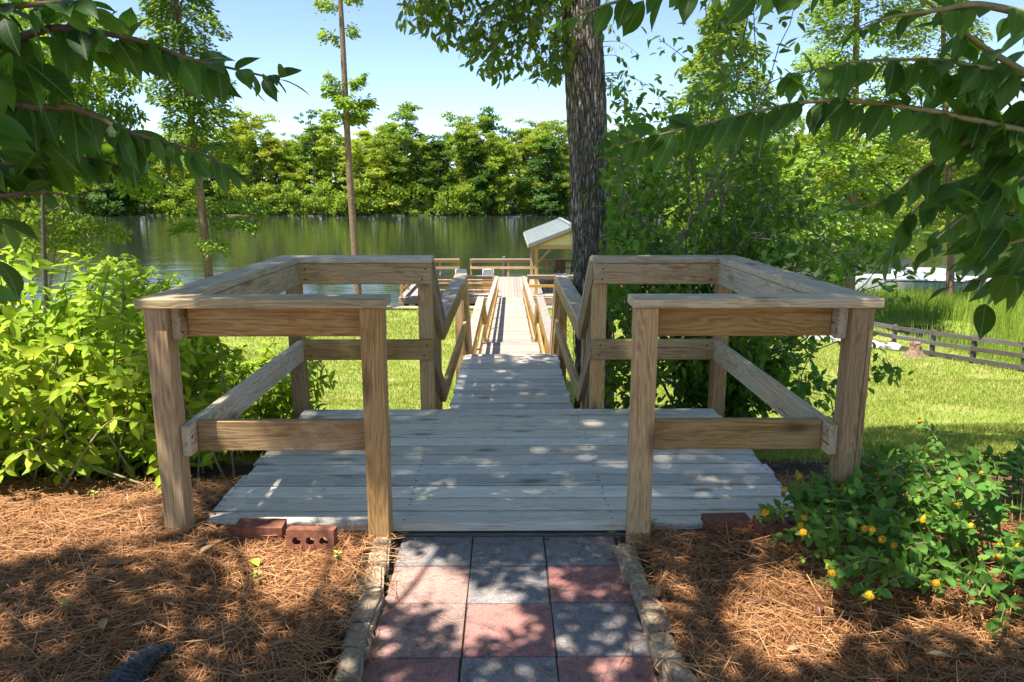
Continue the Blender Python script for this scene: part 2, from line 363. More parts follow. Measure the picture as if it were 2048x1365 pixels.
for x in (-1.30, -0.45, 0.45, 1.32):
    board('joist', (x, 0.11, DZ - 0.115), (x, YB - 0.02, DZ - 0.115), T, 0.14, M_RAIL, deck)
board('rim_board', (-1.32, 0.098 + 0.02, DZ - 0.118), (1.34, 0.098 + 0.02, DZ - 0.118), T, 0.14, M_DARKW, deck)
board('rim_board', (-1.32, YB - 0.05, DZ - 0.118), (1.34, YB - 0.05, DZ - 0.118), T, 0.14, M_RAIL, deck)
def post(x, y, z0, z1, mat=M_POST, parent=None, w_=PW):
    return board('post', (x, y, z0), (x, y, z1), w_, w_, mat, parent, up=(0, -1, 0))
zt = CAPZ - T - 0.001
hp = PW / 2
for x in (XOL + hp, XIL - hp, XIR + hp, XOR - hp): post(x, hp, -0.30, zt, M_POST, deck)
for x in (XOL + hp + 0.02, XOR - hp - 0.02): post(x, YB + hp + 0.002, -0.75, zt, M_POST, deck)
for x in (xc(1.8) - 0.552, xc(1.8) + 0.56): post(x, YB + hp + 0.002, -0.80, zt, M_POST, deck)
# side boards sit on the inner faces of the corner posts
sxl, sxr = XOL + PW + T / 2 + 0.001, XOR - PW - T / 2 - 0.001
for sx in (sxl, sxr):
    board('rail_board', (sx, 0.030, zt - BH / 2 - 0.001), (sx, YB - T - 0.004, zt - BH / 2 - 0.001), T, BH, M_GREY, deck)
    board('rail_board', (sx, 0.025, MIDZ - BH / 2), (sx, YB - T - 0.004, MIDZ - BH / 2), T, BH, M_GREY, deck)
# front boards behind the gate posts
for x0, x1 in ((sxl + T / 2 + 0.002, XIL - 0.004), (XIR + 0.004, sxr - T / 2 - 0.002)):
    for zz in (zt - BH / 2 - 0.001, MIDZ - BH / 2):
        board('rail_board', (x0, PW + T / 2 + 0.002, zz), (x1, PW + T / 2 + 0.002, zz), T, BH, M_RAIL, deck)
# back boards on the deck side of the back posts
for x0, x1 in ((sxl - 0.015, xc(1.8) - 0.505), (xc(1.8) + 0.515, sxr + 0.015)):
    for zz in (zt - BH / 2 - 0.001, MIDZ - BH / 2):
        board('rail_board', (x0, YB - T / 2, zz), (x1, YB - T / 2, zz), T, BH, M_RAIL, deck)
# cap boards
CW = 0.145
for x0, x1 in ((XOL - 0.022, XIL + 0.018), (XIR - 0.018, XOR + 0.022)):
    board('cap_board', (x0, 0.050, CAPZ - T / 2), (x1, 0.050, CAPZ - T / 2), CW, T, M_GREY, deck)
for sx in (XOL + 0.055, XOR - 0.055):
    board('cap_board', (sx, 0.050 + CW / 2 + 0.002, CAPZ - T / 2), (sx, YB - 0.052, CAPZ - T / 2), CW, T, M_GREY, deck)
for x0, x1 in ((XOL - 0.015, xc(1.8) - 0.500), (xc(1.8) + 0.508, XOR + 0.015)):
    board('cap_board', (x0, YB + 0.022, CAPZ - T / 2), (x1, YB + 0.022, CAPZ - T / 2), CW, T, M_GREY, deck)
# screw heads, two at every joist
bm = bmesh.new()
for i in range(nb):
    for x in (-1.30, -0.45, 0.45, 1.32):
        for dy in (-0.03, 0.03):
            if random.random() < 0.85:
                bmesh.ops.create_circle(bm, cap_ends=True, segments=7, radius=0.0055, matrix=Matrix.Translation((x + random.uniform(-.006, .006), 0.095 + (i + .5) * pitch + dy * random.uniform(.8, 1.3), DZ + 0.0045)))
me = bpy.data.meshes.new('screw_heads'); bm.to_mesh(me); bm.free()
me.transform(Matrix.Translation(-Vector(deck.location))); o = obj('screw_head', me, M_SCREW, deck, deck.location); o['kind'] = 'stuff'

bm = bmesh.new()
RXm = Matrix.Rotation(math.pi / 2, 4, 'X')
for zz in (zt - BH / 2 - 0.001, MIDZ - BH / 2):
    for x in (XOL + 0.16, xc(1.8) - 0.552, xc(1.8) + 0.56, XOR - 0.16):
        for dz in (-.035, .03):
            bmesh.ops.create_circle(bm, cap_ends=True, segments=8, radius=0.006, matrix=Matrix.Translation((x + random.uniform(-.012, .012), YB - T - 0.0012, zz + dz)) @ RXm)
    for s, sx in ((1, sxl), (-1, sxr)):
        for y in (0.045, 0.075, YB - 0.09):
            bmesh.ops.create_circle(bm, cap_ends=True, segments=8, radius=0.006, matrix=Matrix.Translation((sx + s * (T / 2 + 0.0012), y, zz + random.uniform(-.04, .04))) @ Matrix.Rotation(math.pi / 2, 4, 'Y'))
me = bpy.data.meshes.new('nail_head'); bm.to_mesh(me); bm.free()
me.transform(Matrix.Translation(-Vector(deck.location))); o = obj('nail_head', me, M_SCREW, deck, deck.location); o['kind'] = 'stuff'

# ------------------------------------------------------------------ boardwalk with three flights of steps down to the dock
bw = empty('boardwalk', (0.05, 9.0, -2.5), 'long narrow stepped wooden boardwalk running down the lawn to the dock', 'boardwalk')
HWALK = 0.535
def planks(Y0, Y1, z0, z1, mat, pw=0.146):
    n = max(1, int(round((Y1 - Y0) / pw)))
    for i in range(n):
        t = (i + 0.5) / n; y = Y0 + (Y1 - Y0) * t; z = z0 + (z1 - z0) * t - T / 2 + random.uniform(-.002, .002)
        j = random.uniform(-.012, .012); c = xc(y)
        board('deck_board', (c - HWALK + j, y, z), (c + HWALK + j, y + random.uniform(-.003, .003), z + random.uniform(-.002, .002)), (Y1 - Y0) / n - random.uniform(0.010, 0.018), T, mat, bw)
def flight(Y0, Y1, z0, z1, n, mat):
    for i in range(1, n):
        y = Y0 + (Y1 - Y0) * (i - 0.5) / (n - 1) if n > 1 else Y0; z = z0 + (z1 - z0) * i / n; c = xc(y)
        for q in (-1, 1):
            board('stair_tread', (c - HWALK, y + q * 0.072, z - T / 2), (c + HWALK, y + q * 0.072, z - T / 2), 0.138, T, mat, bw)
    for s in (-1, 1):
        c = xc((Y0 + Y1) / 2) + s * 0.50
        board('stringer', (c, Y0 - 0.05, z0 - 0.20), (c, Y1 + 0.05, z1 - 0.16), T, 0.24, M_RAIL, bw)
WALKS = [(2.56, 5.50, -0.48, -0.50), (6.55, 11.30, -1.55, -1.56), (12.65, 28.42, -2.20, -3.19)]
flight(1.84, 2.54, DZ, -0.48, 3, M_DECK); planks(*WALKS[0], M_DECK)
flight(5.52, 6.53, -0.50, -1.55, 6, M_DOCK); planks(*WALKS[1], M_DOCK)
flight(11.32, 12.63, -1.56, -2.20, 4, M_DOCK); planks(*WALKS[2], M_DOCK)
for (a, b, za, zb) in WALKS:
    for s in (-1, 1):
        board('side_joist', (xc(a) + s * 0.50, a, za - T - 0.075), (xc(b) + s * 0.50, b, zb - T - 0.075), T, 0.14, M_RAIL, bw)
RS = [(1.86, CAPZ), (2.64, 0.42), (5.57, 0.425), (6.50, -0.64), (11.2, -0.65), (12.7, -1.30), (28.4, -2.27)]
for s in (-1, 1):
    for k in range(len(RS) - 1):
        (ya, za), (yb, zb) = RS[k], RS[k + 1]
        mc, mr = (M_GREY, M_RAIL) if k < 3 else (M_DOCK, M_GOLD)
        L = math.hypot(yb - ya, zb - za); nseg = max(1, int(round(L / 4.2)))
        up = Vector((0, -(zb - za), yb - ya)).normalized()
        for q in range(nseg):
            y0, y1 = ya + (yb - ya) * q / nseg, ya + (yb - ya) * (q + 1) / nseg
            z0, z1 = za + (zb - za) * q / nseg, za + (zb - za) * (q + 1) / nseg
            e = 0.003 / max(L, .1)
            P0 = Vector((xc(y0), y0, z0)); P1 = Vector((xc(y1), y1, z1)); d = (P1 - P0).normalized() * 0.003
            o0, o1 = Vector((s * 0.565, 0, 0)), Vector((s * 0.524, 0, 0))
            board('cap_board', P0 + o0 - up * T / 2 + d, P1 + o0 - up * T / 2 - d, 0.135, T, mc, bw, up=up)
            dn = up * (T + 0.001 + BH / 2)
            board('rail_board', P0 + o1 - dn + d, P1 + o1 - dn - d, T, BH, mr, bw, up=up)
            dn = Vector((0, 0, CAPZ - MIDZ)) + up * (BH / 2)
            board('rail_board', P0 + o1 - dn + d, P1 + o1 - dn - d, T, BH, mr, bw, up=up)
    posts = [(2.40, 0.545), (2.74, 0.37), (5.46, 0.375), (5.70, 0.20), (6.42, -0.60), (6.62, -0.69), (8.8, -0.69), (11.1, -0.70), (12.75, -1.35)] + [(y, np.interp(y, [12.7, 28.4], [-1.345, -2.315])) for y in np.arange(15.2, 28.5, 2.6)]
    for (y, z1) in posts:
        zg = float(ground(xc(y), y)) - 0.25 if y < SHORE_Y else WATER - 1
        post(xc(y) + s * 0.590, y, zg, z1, M_POST if y < 6 else M_GOLD, bw, 0.089)

# ------------------------------------------------------------------ dock, gazebo, furniture
DKZ = -3.20
dock = empty('dock', (0.4, 32, WATER), 'wide golden timber dock with open railings standing in the river', 'dock')
DX0, DX1, DY0, DY1 = -4.62, 6.2, 28.46, 36.2
n = int((DX1 - DX0) / 0.146); pw = (DX1 - DX0) / n
for i in range(n):
    x = DX0 + (i + 0.5) * pw
    board('deck_board', (x, DY0 + random.uniform(0, .01), DKZ - T / 2 + random.uniform(-.002, .002)), (x, DY1, DKZ - T / 2), pw - random.uniform(.006, .012), T, M_DOCK, dock)
for y in (DY0 + 0.03, DY1 - 0.03):
    board('fascia_board', (DX0 + 0.01, y, DKZ - T - 0.115), (DX1 - 0.01, y, DKZ - T - 0.115), 0.045, 0.22, M_GOLD, dock)
for x in (DX0 + 0.03, DX1 - 0.03):
    board('fascia_board', (x, DY0 + 0.06, DKZ - T - 0.115), (x, DY1 - 0.06, DKZ - T - 0.115), 0.045, 0.22, M_GOLD, dock)
for x in np.linspace(DX0 + 0.3, DX1 - 0.3, 5):
    for y in (DY0 + 0.3, 32.3, DY1 - 0.3):
        board('pile', (x, y, WATER - 1.5), (x, y, DKZ - T - 0.01), 0.2, 0.2, M_DARKW, dock, up=(0, -1, 0), b=0.04)
def dock_rail(p0, p1, npost, h=0.93, low=0.48):
    p0, p1 = np.array(p0, float), np.array(p1, float)
    A = lambda t, z: (*(p0 + (p1 - p0) * t), DKZ + z)
    board('cap_board', A(0, h), A(1, h), 0.14, T, M_DOCK, dock)
    board('rail_board', A(0, h - 0.095), A(1, h - 0.095), T, 0.14, M_GOLD, dock)
    board('rail_board', A(0, low), A(1, low), T, 0.12, M_GOLD, dock)
    for i in range(npost):
        t = i / (npost - 1); q = p0 + (p1 - p0) * t
        d = (p1 - p0) / np.linalg.norm(p1 - p0); q = q + d * (0.05 if t == 0 else (-0.05 if t == 1 else 0)) + np.array([-d[1], d[0]]) * 0.066
        post(q[0], q[1], DKZ - 0.3, DKZ + h - 0.02, M_GOLD, dock)
xl = lambda px: atY(px, 520, 36.0)[0]
dock_rail((DX0 + 0.1, 36.0), (xl(919), 36.0), 3)
dock_rail((xl(940), 36.0), (DX1 - 0.1, 36.0), 5)
dock_rail((DX1 - 0.1, 28.6), (DX1 - 0.1, 35.85), 4)
dock_rail((xc(28) + 0.72, 28.62), (DX1 - 0.2, 28.62), 5)
# mooring pile beside the far railing
mp = xl(1008); o = board('mooring_pile', (mp, 36.45, WATER - 1.5), (mp, 36.45, DKZ + 1.05), 0.2, 0.2, M_DARKW, None, up=(0, -1, 0), b=0.05)
tag(o, 'dark mooring pile standing just behind the far dock railing', 'pile')

def bench(loc, L, slats, label, h, seat=True, rot=0):
    e = empty('bench', loc, label, 'bench')
    R = Matrix.Rotation(rot, 3, 'Z'); l0 = np.array(loc)
    P = lambda x, y, z: tuple(l0 + np.array(R @ Vector((x, y, z))))
    for i in range(slats):
        z = h - 0.06 - i * 0.145
        board('back_slat', P(-L / 2, 0, z), P(L / 2, 0, z), T, 0.115, M_GOLD, e)
    board('top_slat', P(-L / 2 - .02, 0, h + 0.02), P(L / 2 + .02, 0, h + 0.02), 0.13, T, M_DOCK, e)
    for i in range(3):
        board('seat_slat', P(-L / 2, 0.10 + i * 0.145, 0.44), P(L / 2, 0.10 + i * 0.145, 0.44), 0.135, T, M_DOCK, e)
    for x in (-L / 2 + 0.05, 0, L / 2 - 0.05):
        board('leg', P(x, -0.066, 0.0), P(x, -0.066, h), PW, PW, M_GOLD, e, up=tuple(R @ Vector((0, -1, 0))))
        board('leg', P(x, 0.42, 0.0), P(x, 0.42, 0.42), PW, PW, M_GOLD, e, up=tuple(R @ Vector((0, -1, 0))))
    return e
x0, x1 = atY(836, 560, 28.7)[0], xc(28) - 0.66
bench(((x0 + x1) / 2, 28.68, DKZ), x1 - x0, 5, 'long golden slatted bench with its back to the lawn', 0.88)
dock_rail((DX0 + 0.16, 28.7), (DX0 + 0.16, 35.8), 4, 0.58, 0.28)

M_ROOF = plain('pale_roof_metal', (0.23, 0.26, 0.245), 0.5, 0.3, 0.0, 0.18, 3)
M_GABLE = plain('cream_panel', (0.62, 0.55, 0.26), 0.6, 0.3, 0, 0.08, 5)
M_FASC = plain('grey_fascia', (0.14, 0.15, 0.15), 0.5)
gz = empty('gazebo', (2.9, 33, DKZ), 'open gazebo with pale ribbed gable roof and golden posts on the dock', 'gazebo')
ER, RR = -1.05, -0.30; GXL, GXC, GXR = 0.95, 2.90, 4.85; GY0, GY1 = 29.2, 38.2
for s, xe in ((-1, GXL), (1, GXR)):
    # slab of roof with its own thickness
    t = 0.07
    V = [(xe, GY0, ER), (GXC, GY0, RR), (GXC, GY1, RR), (xe, GY1, ER), (xe, GY0, ER + t), (GXC, GY0, RR + t), (GXC, GY1, RR + t), (xe, GY1, ER + t)]
    V = [tuple(np.array(v) - np.array(gz.location)) for v in V]
    rs = obj('roof_slope', raw('roof_slope', V, [(0, 1, 2, 3), (7, 6, 5, 4), (0, 4, 5, 1), (1, 5, 6, 2), (2, 6, 7, 3), (3, 7, 4, 0)], M_ROOF), None, gz, gz.location)
    for i in range(12):     # standing ribs up the slope
        y = GY0 + 0.2 + i * (GY1 - GY0 - 0.4) / 11
        board('roof_rib', (xe, y, ER + t + 0.012), (GXC - (-s) * 0.02 * 0, y, RR + t + 0.012), 0.035, 0.03, M_ROOF, gz, b=0)
    board('barge_board', (xe - 0.0, GY0 - 0.022, ER + 0.0), (GXC, GY0 - 0.022, RR + 0.0), 0.04, 0.15, M_FASC, gz)
    board('rafter', (xe + s * 0.15 * -1, GY0 + 0.06, ER - 0.02), (GXC, GY0 + 0.06, RR - 0.10), 0.05, 0.13, M_GOLD, gz)
    board('eave_board', (xe + s * 0.02, GY0 + 0.02, ER - 0.03), (xe + s * 0.02, GY1, ER - 0.03), 0.03, 0.14, M_DOCK, gz)
    px = GXL + 0.34 if s < 0 else GXR - 0.34
    for y in (29.45, 35.7):
        board('post', (px, y, DKZ + 0.001), (px, y, ER + 0.0), 0.14, 0.14, M_GOLD, gz, up=(0, -1, 0))
        board('brace', (px - s * 0.06, y, ER - 0.75), (px - s * 0.62, y, ER - 0.16), 0.09, 0.09, M_GOLD, gz, up=(0, -1, 0))
    board('plate_beam', (px, 29.53, ER - 0.09), (px, 35.65, ER - 0.09), 0.09, 0.18, M_GOLD, gz)
for y in (29.45, 35.7):
    board('tie_beam', (GXL + 0.42, y, ER - 0.08), (GXR - 0.42, y, ER - 0.08), 0.09, 0.16, M_GOLD, gz)
V = [(GXL + 0.45, 29.40, ER + 0.01), (GXR - 0.45, 29.40, ER + 0.01), (GXC, 29.40, RR - 0.12), (GXL + 0.45, 29.44, ER + 0.01), (GXR - 0.45, 29.44, ER + 0.01), (GXC, 29.44, RR - 0.12)]
V = [tuple(np.array(v) - np.array(gz.location)) for v in V]
obj('gable_panel', raw('gable_panel', V, [(0, 1, 2), (5, 4, 3), (0, 3, 4, 1), (1, 4, 5, 2), (2, 5, 3, 0)], M_GABLE), None, gz, gz.location)
board('ridge_cap', (GXC, GY0 - 0.02, RR + 0.085), (GXC, GY1, RR + 0.085), 0.2, 0.03, M_ROOF, gz)

M_BLK = plain('black_tube', (0.015, 0.015, 0.016), 0.4, 0.4); M_SLING = plain('brown_mesh_sling', (0.16, 0.10, 0.06), 0.7, 0.2, 0, 0.2, 60)
M_WHITE = plain('white_plastic', (0.78, 0.77, 0.75), 0.4, 0.4)
def tube(name, pts, r, mat, parent, seg=6, r2=None):
    pts = [np.array(p, float) for p in pts]; n = len(pts); V = []; Fc = []
    rr = np.linspace(r, r2 if r2 is not None else r, n)
    for i, p in enumerate(pts):
        d = pts[min(i + 1, n - 1)] - pts[max(i - 1, 0)]; d /= np.linalg.norm(d) + 1e-9
        a = np.cross(d, (0, 0, 1)) if abs(d[2]) < 0.95 else np.cross(d, (1, 0, 0)); a /= np.linalg.norm(a); b = np.cross(d, a)
        for k in range(seg):
            t = 2 * math.pi * k / seg; V.append(p + rr[i] * (math.cos(t) * a + math.sin(t) * b))
    for i in range(n - 1):
        for k in range(seg): Fc.append((i * seg + k, i * seg + (k + 1) % seg, (i + 1) * seg + (k + 1) % seg, (i + 1) * seg + k))
    Fc.append(tuple(range(seg))[::-1]); Fc.append(tuple((n - 1) * seg + k for k in range(seg)))
    o0 = org(parent)
    return obj(name, raw(name, [v - o0 for v in V], Fc, mat, True), None, parent, o0)
def patio_chair(loc, rot, label, white=False):
    e = empty('patio_chair' if not white else 'plastic_chair', loc, label, 'chair', None)
    R = Matrix.Rotation(rot, 3, 'Z'); l0 = np.array(loc)
    P = lambda x, y, z: l0 + np.array(R @ Vector((x, y, z)))
    fm = M_WHITE if white else M_BLK; sm = M_WHITE if white else M_SLING; r = 0.022 if white else 0.017
    for s in (-1, 1):
        tube('leg', [P(s * .27, .25, 0), P(s * .26, .24, .42), P(s * .26, .2, .63)], r, fm, e)
        tube('leg', [P(s * .25, -.30, 0), P(s * .25, -.22, .40)], r, fm, e)
        tube('arm', [P(s * .27, .24, .62), P(s * .28, .0, .66), P(s * .26, -.26, .68)], r, fm, e)
        tube('back_frame', [P(s * .25, -.2, .40), P(s * .25, -.28, .75), P(s * .23, -.36, 1.03)], r, fm, e)
    tube('top_rail', [P(-.23, -.36, 1.03), P(0, -.37, 1.04), P(.23, -.36, 1.03)], r, fm, e)
    board('seat', P(0, .24, .42), P(0, -.22, .41), .5, .03, sm, e)
    o = board('backrest', P(0, -.235, .47), P(0, -.35, 1.0), .45, .02, sm, e, up=tuple(R @ Vector((0, 1, .2))))
    return e
patio_chair((atY(1118, 560, 34.6)[0], 34.6, DKZ), 0.1, 'brown sling chair with black frame facing the river under the gazebo')
patio_chair((atY(1152, 560, 34.7)[0], 34.7, DKZ), -0.05, 'brown sling chair half hidden behind the big trunk')
patio_chair((atY(1102, 560, 30.1)[0], 30.2, DKZ), 1.2, 'brown sling chair beside the nearest gazebo post')
patio_chair((atY(923, 540, 30.4)[0], 30.4, DKZ), 0.0, 'white plastic chair behind the left part of the slatted bench', True)
patio_chair((atY(976, 540, 30.4)[0], 30.4, DKZ), 0.05, 'white plastic chair behind the right end of the slatted bench', True)

# ------------------------------------------------------------------ paver path
PZ = -0.092
path = obj('path', raw('path', [(-0.66, -3.0, 0), (0.62, -3.0, 0), (0.62, 0.10, 0), (-0.66, 0.10, 0)], [(0, 1, 2, 3)], plain('path_bed', (0.10, 0.075, 0.05), 0.95, 0.1, 0, 0.4, 60)), None, None, (0, 0, PZ - 0.012))
path['kind'] = 'structure'
def paver_mesh(L, W):
    bm = bmesh.new(); bmesh.ops.create_cube(bm, size=1); bmesh.ops.scale(bm, vec=(L, W, 0.045), verts=bm.verts)
    bmesh.ops.bevel(bm, geom=bm.edges[:], offset=0.007, segments=2, affect='EDGES', profile=0.6)
    me = bpy.data.meshes.new('paver'); bm.to_mesh(me); bm.free(); me.materials.append(M_PAVER); return me
RED, GRY, PNK = (0.66, 0.25, 0.195, 1), (0.40, 0.37, 0.345, 1), (0.72, 0.38, 0.29, 1)
jx = [atZ(940, 1131, PZ)[0], atZ(1094, 1131, PZ)[0]]
cols = [jx[0] - 0.152, (jx[0] + jx[1]) / 2, jx[1] + 0.150]
rows = [(atZ(1024, 1072, PZ)[1], atZ(1024, 1131, PZ)[1]), (atZ(1024, 1131, PZ)[1], atZ(1024, 1206, PZ)[1]), (atZ(1024, 1206, PZ)[1], atZ(1024, 1314, PZ)[1])]
y = rows[-1][1]
for k in range(5): rows.append((y, y - 0.305)); y -= 0.305
pal = [(GRY, GRY, GRY), (PNK, GRY, RED), (PNK, RED, GRY), (RED, GRY, RED), (GRY, RED, GRY), (RED, GRY, RED), (GRY, RED, RED), (RED, RED, GRY)]
for r_, (ya, yb) in enumerate(rows):
    for c in range(3):
        Wd = 0.300 if c != 1 else (jx[1] - jx[0]) - 0.006
        pv = obj('paver', paver_mesh(Wd, abs(ya - yb) - 0.006), None, path, (cols[c] + random.uniform(-.003, .003), (ya + yb) / 2, PZ - 0.022 + random.uniform(-.003, .003)), Matrix.Rotation(random.uniform(-.012, .012), 3, 'Z') @ Matrix.Rotation(random.uniform(-.008, .008), 3, 'X'))
        pv.color = pal[r_][c]
# edging stones, uneven
def stone_mesh(L, W, H, seed):
    bm = bmesh.new(); bmesh.ops.create_cube(bm, size=1); bmesh.ops.scale(bm, vec=(L, W, H), verts=bm.verts)
    rs = random.Random(seed)
    for v in bm.verts: v.co += Vector((rs.uniform(-1, 1) * .006, rs.uniform(-1, 1) * .010, rs.uniform(-1, 1) * .006))
    bmesh.ops.subdivide_edges(bm, edges=bm.edges[:], cuts=2, use_grid_fill=True)
    for v in bm.verts: v.co += Vector((rs.uniform(-1, 1), rs.uniform(-1, 1), rs.uniform(-1, 1))) * 0.0025
    bmesh.ops.bevel(bm, geom=[e for e in bm.edges if e.calc_face_angle(0) > .9], offset=0.010, segments=2, affect='EDGES')
    me = bpy.data.meshes.new('edging_stone'); bm.to_mesh(me); bm.free(); me.materials.append(M_CONC); return me
LE = [(768, 1075), (752, 1132), (745, 1180), (722, 1245), (712, 1300), (690, 1365), (660, 1440)]
RE = [(1252, 1085), (1270, 1150), (1300, 1200), (1318, 1260), (1345, 1320), (1385, 1390), (1420, 1460)]
for pl in (LE, RE):
    for i in range(len(pl) - 1):
        a, b = atZ(*pl[i], PZ + 0.04), atZ(*pl[i + 1], PZ + 0.04); d = b - a; L = np.linalg.norm(d)
        ang = math.atan2(d[1], d[0]) + random.uniform(-.06, .06); c = (a + b) / 2
        obj('edging_stone', stone_mesh(L - 0.008, random.uniform(.068, .085), 0.11, i * 3 + len(pl)), None, path, (c[0], c[1], PZ - 0.008 + random.uniform(-.008, .008)), Matrix.Rotation(ang, 3, 'Z') @ Matrix.Rotation(random.uniform(-.06, .06), 3, 'X'))

# loose bricks against the deck edge
def brick_mesh(holes):
    bm = bmesh.new(); L, H, W = 0.194, 0.092, 0.057
    v = [bm.verts.new((x, y, 0)) for x, y in ((-L / 2, -H / 2), (L / 2, -H / 2), (L / 2, H / 2), (-L / 2, H / 2))]
    es = [bm.edges.new((v[i], v[(i + 1) % 4])) for i in range(4)]
    if holes:
        for cx_ in (-0.055, 0, 0.055):
            c = [bm.verts.new((cx_ + 0.018 * math.cos(t), 0.018 * math.sin(t), 0)) for t in np.linspace(0, 2 * math.pi, 12, endpoint=False)]
            es += [bm.edges.new((c[i], c[(i + 1) % 12])) for i in range(12)]
    bmesh.ops.triangle_fill(bm, use_beauty=True, use_dissolve=False, edges=es)
    r = bmesh.ops.extrude_face_region(bm, geom=bm.faces[:])
    bmesh.ops.translate(bm, vec=(0, 0, W), verts=[g for g in r['geom'] if isinstance(g, bmesh.types.BMVert)])
    bmesh.ops.recalc_face_normals(bm, faces=bm.faces)
    me = bpy.data.meshes.new('brick'); bm.to_mesh(me); bm.free(); me.materials.append(M_BRICK); return me
BS, BHm = brick_mesh(False), brick_mesh(True)
RX = Matrix.Rotation
def brick(px, py, z, me, R, label):
    p = atZ(px, py, z); tag(obj('brick', me, None, None, (p[0], p[1], z), R), label, 'brick')
brick(522, 1072, -0.045, BS, RX(0.06, 3, 'Z') @ RX(0.04, 3, 'Y'), 'whole reddish brick lying flat on pine straw by the left corner post')
brick(628, 1074, -0.020, BHm, RX(-0.03, 3, 'Z') @ RX(math.radians(82), 3, 'X'), 'brick on its side showing three round holes, left of the path')
brick(1452, 1060, -0.065, BS, RX(0.05, 3, 'Z'), 'half buried red brick right of the path, nearest the gate post')
brick(1555, 1068, -0.050, BHm, RX(-0.12, 3, 'Z') @ RX(0.10, 3, 'X'), 'red brick with holes upward at the edge of the flowering plant')
# ------------------------------------------------------------------ vegetation helpers
def leaf_template(rows, width, fold, droop, tipness=1.0, wmax=0.42):
    """unit leaf along +X, returns (V, quads)"""
    ts = np.linspace(0, 1, rows); V = []; Q = []
    for t in ts:
        hw = 0.5 * width * max(math.sin(math.pi * t ** 0.92), 0) ** 0.72 * (1 - 0.55 * max(0, t - .72) / .28 * tipness)
        hw = max(hw, 0.004)
        z = -droop * t * t
        V += [(t, -hw, z + hw * fold), (t, 0, z), (t, hw, z + hw * fold)]
    for i in range(rows - 1):
        a = i * 3
        Q += [(a, a + 3, a + 4, a + 1), (a + 1, a + 4, a + 5, a + 2)]
    return np.array(V, float), np.array(Q, int)
T_MYR = leaf_template(9, 0.48, 0.38, 0.14, 1.1); T_MYR2 = leaf_template(9, 0.42, 0.18, 0.30, 1.2)
T_BER = leaf_template(7, 0.36, 0.30, 0.14, 1.15); T_LAN = leaf_template(6, 0.58, 0.30, 0.15, 1.0)
T_CAM = leaf_template(5, 0.48, 0.25, 0.12, 0.9); T_GUM = leaf_template(4, 0.46, 0.2, 0.2, 1.0)
T_LOW = leaf_template(3, 0.5, 0.25, 0.12, 1.0)
T_QUAD = (np.array([(0, -.5, 0), (1, -.4, 0), (1, .4, .1), (0, .5, .1)]) * (1, .5, 1), np.array([(0, 1, 2, 3)]))
def unit(a): return a / (np.linalg.norm(a, axis=-1, keepdims=True) + 1e-9)
def frames(D, Nn):
    X = unit(np.asarray(D, float)); Y = unit(np.cross(np.asarray(Nn, float), X)); Z = np.cross(X, Y)
    return np.stack([X, Y, Z], -1)          # columns
def leaves_joined(name, P, D, Nn, L, tpl, mat, parent, kind='stuff'):
    if len(P) == 0: return None
    V0, Q0 = tpl; R = frames(D, Nn); n = len(P)
    V = np.einsum('nij,kj->nki', R, V0) * np.asarray(L)[:, None, None] + np.asarray(P)[:, None, :]
    Q = Q0[None] + (np.arange(n) * len(V0))[:, None, None]
    rnd = np.repeat(RNG.random(n), len(V0))
    o0 = org(parent)
    o = obj(name, fast_mesh(name, V.reshape(-1, 3) - o0, Q.reshape(-1, Q0.shape[1]), mat, True, rnd), None, parent, o0)
    if kind: o['kind'] = kind
    return o
def leaves(P, D, Nn, L, tpl, mat, parent, n_ind=300, smat=None, pname='leaf', names='foliage'):
    """the leaves that show largest become objects of their own, the rest one part"""
    P, D, Nn, L = map(np.asarray, (P, D, Nn, L))
    x, y, d = project(P); ok = (d > 0.2) & (x > -30) & (x < 2078) & (y > -30) & (y < 1395)
    score = np.where(ok, L / np.maximum(d, .2) + 0.25 / np.maximum(d, .2), -1)
    order = np.argsort(-score); k = min(n_ind, int(ok.sum()))
    ind, rest = order[:k], order[k:]
    V0, Q0 = tpl; me = fast_mesh(pname, V0, Q0, mat, True)
    R = frames(D[ind], Nn[ind]) if k else []
    for q, i in enumerate(ind):
        obj(pname, me, None, parent, P[i], Matrix(R[q].tolist()), float(L[i]))
    if len(rest): leaves_joined(names, P[rest], D[rest], Nn[rest], L[rest], tpl, smat or mat, parent)
def rv(n): return unit(RNG.normal(size=(n, 3)))
def bez(pts, n):
    pts = np.array(pts, float); t = np.linspace(0, len(pts) - 1, n); out = []
    for q in t:
        i = min(int(q), len(pts) - 2); f = q - i
        p0, p1, p2, p3 = pts[max(i - 1, 0)], pts[i], pts[i + 1], pts[min(i + 2, len(pts) - 1)]
        out.append(0.5 * ((2 * p1) + (-p0 + p2) * f + (2 * p0 - 5 * p1 + 4 * p2 - p3) * f * f + (-p0 + 3 * p1 - 3 * p2 + p3) * f ** 3))
    return np.array(out)
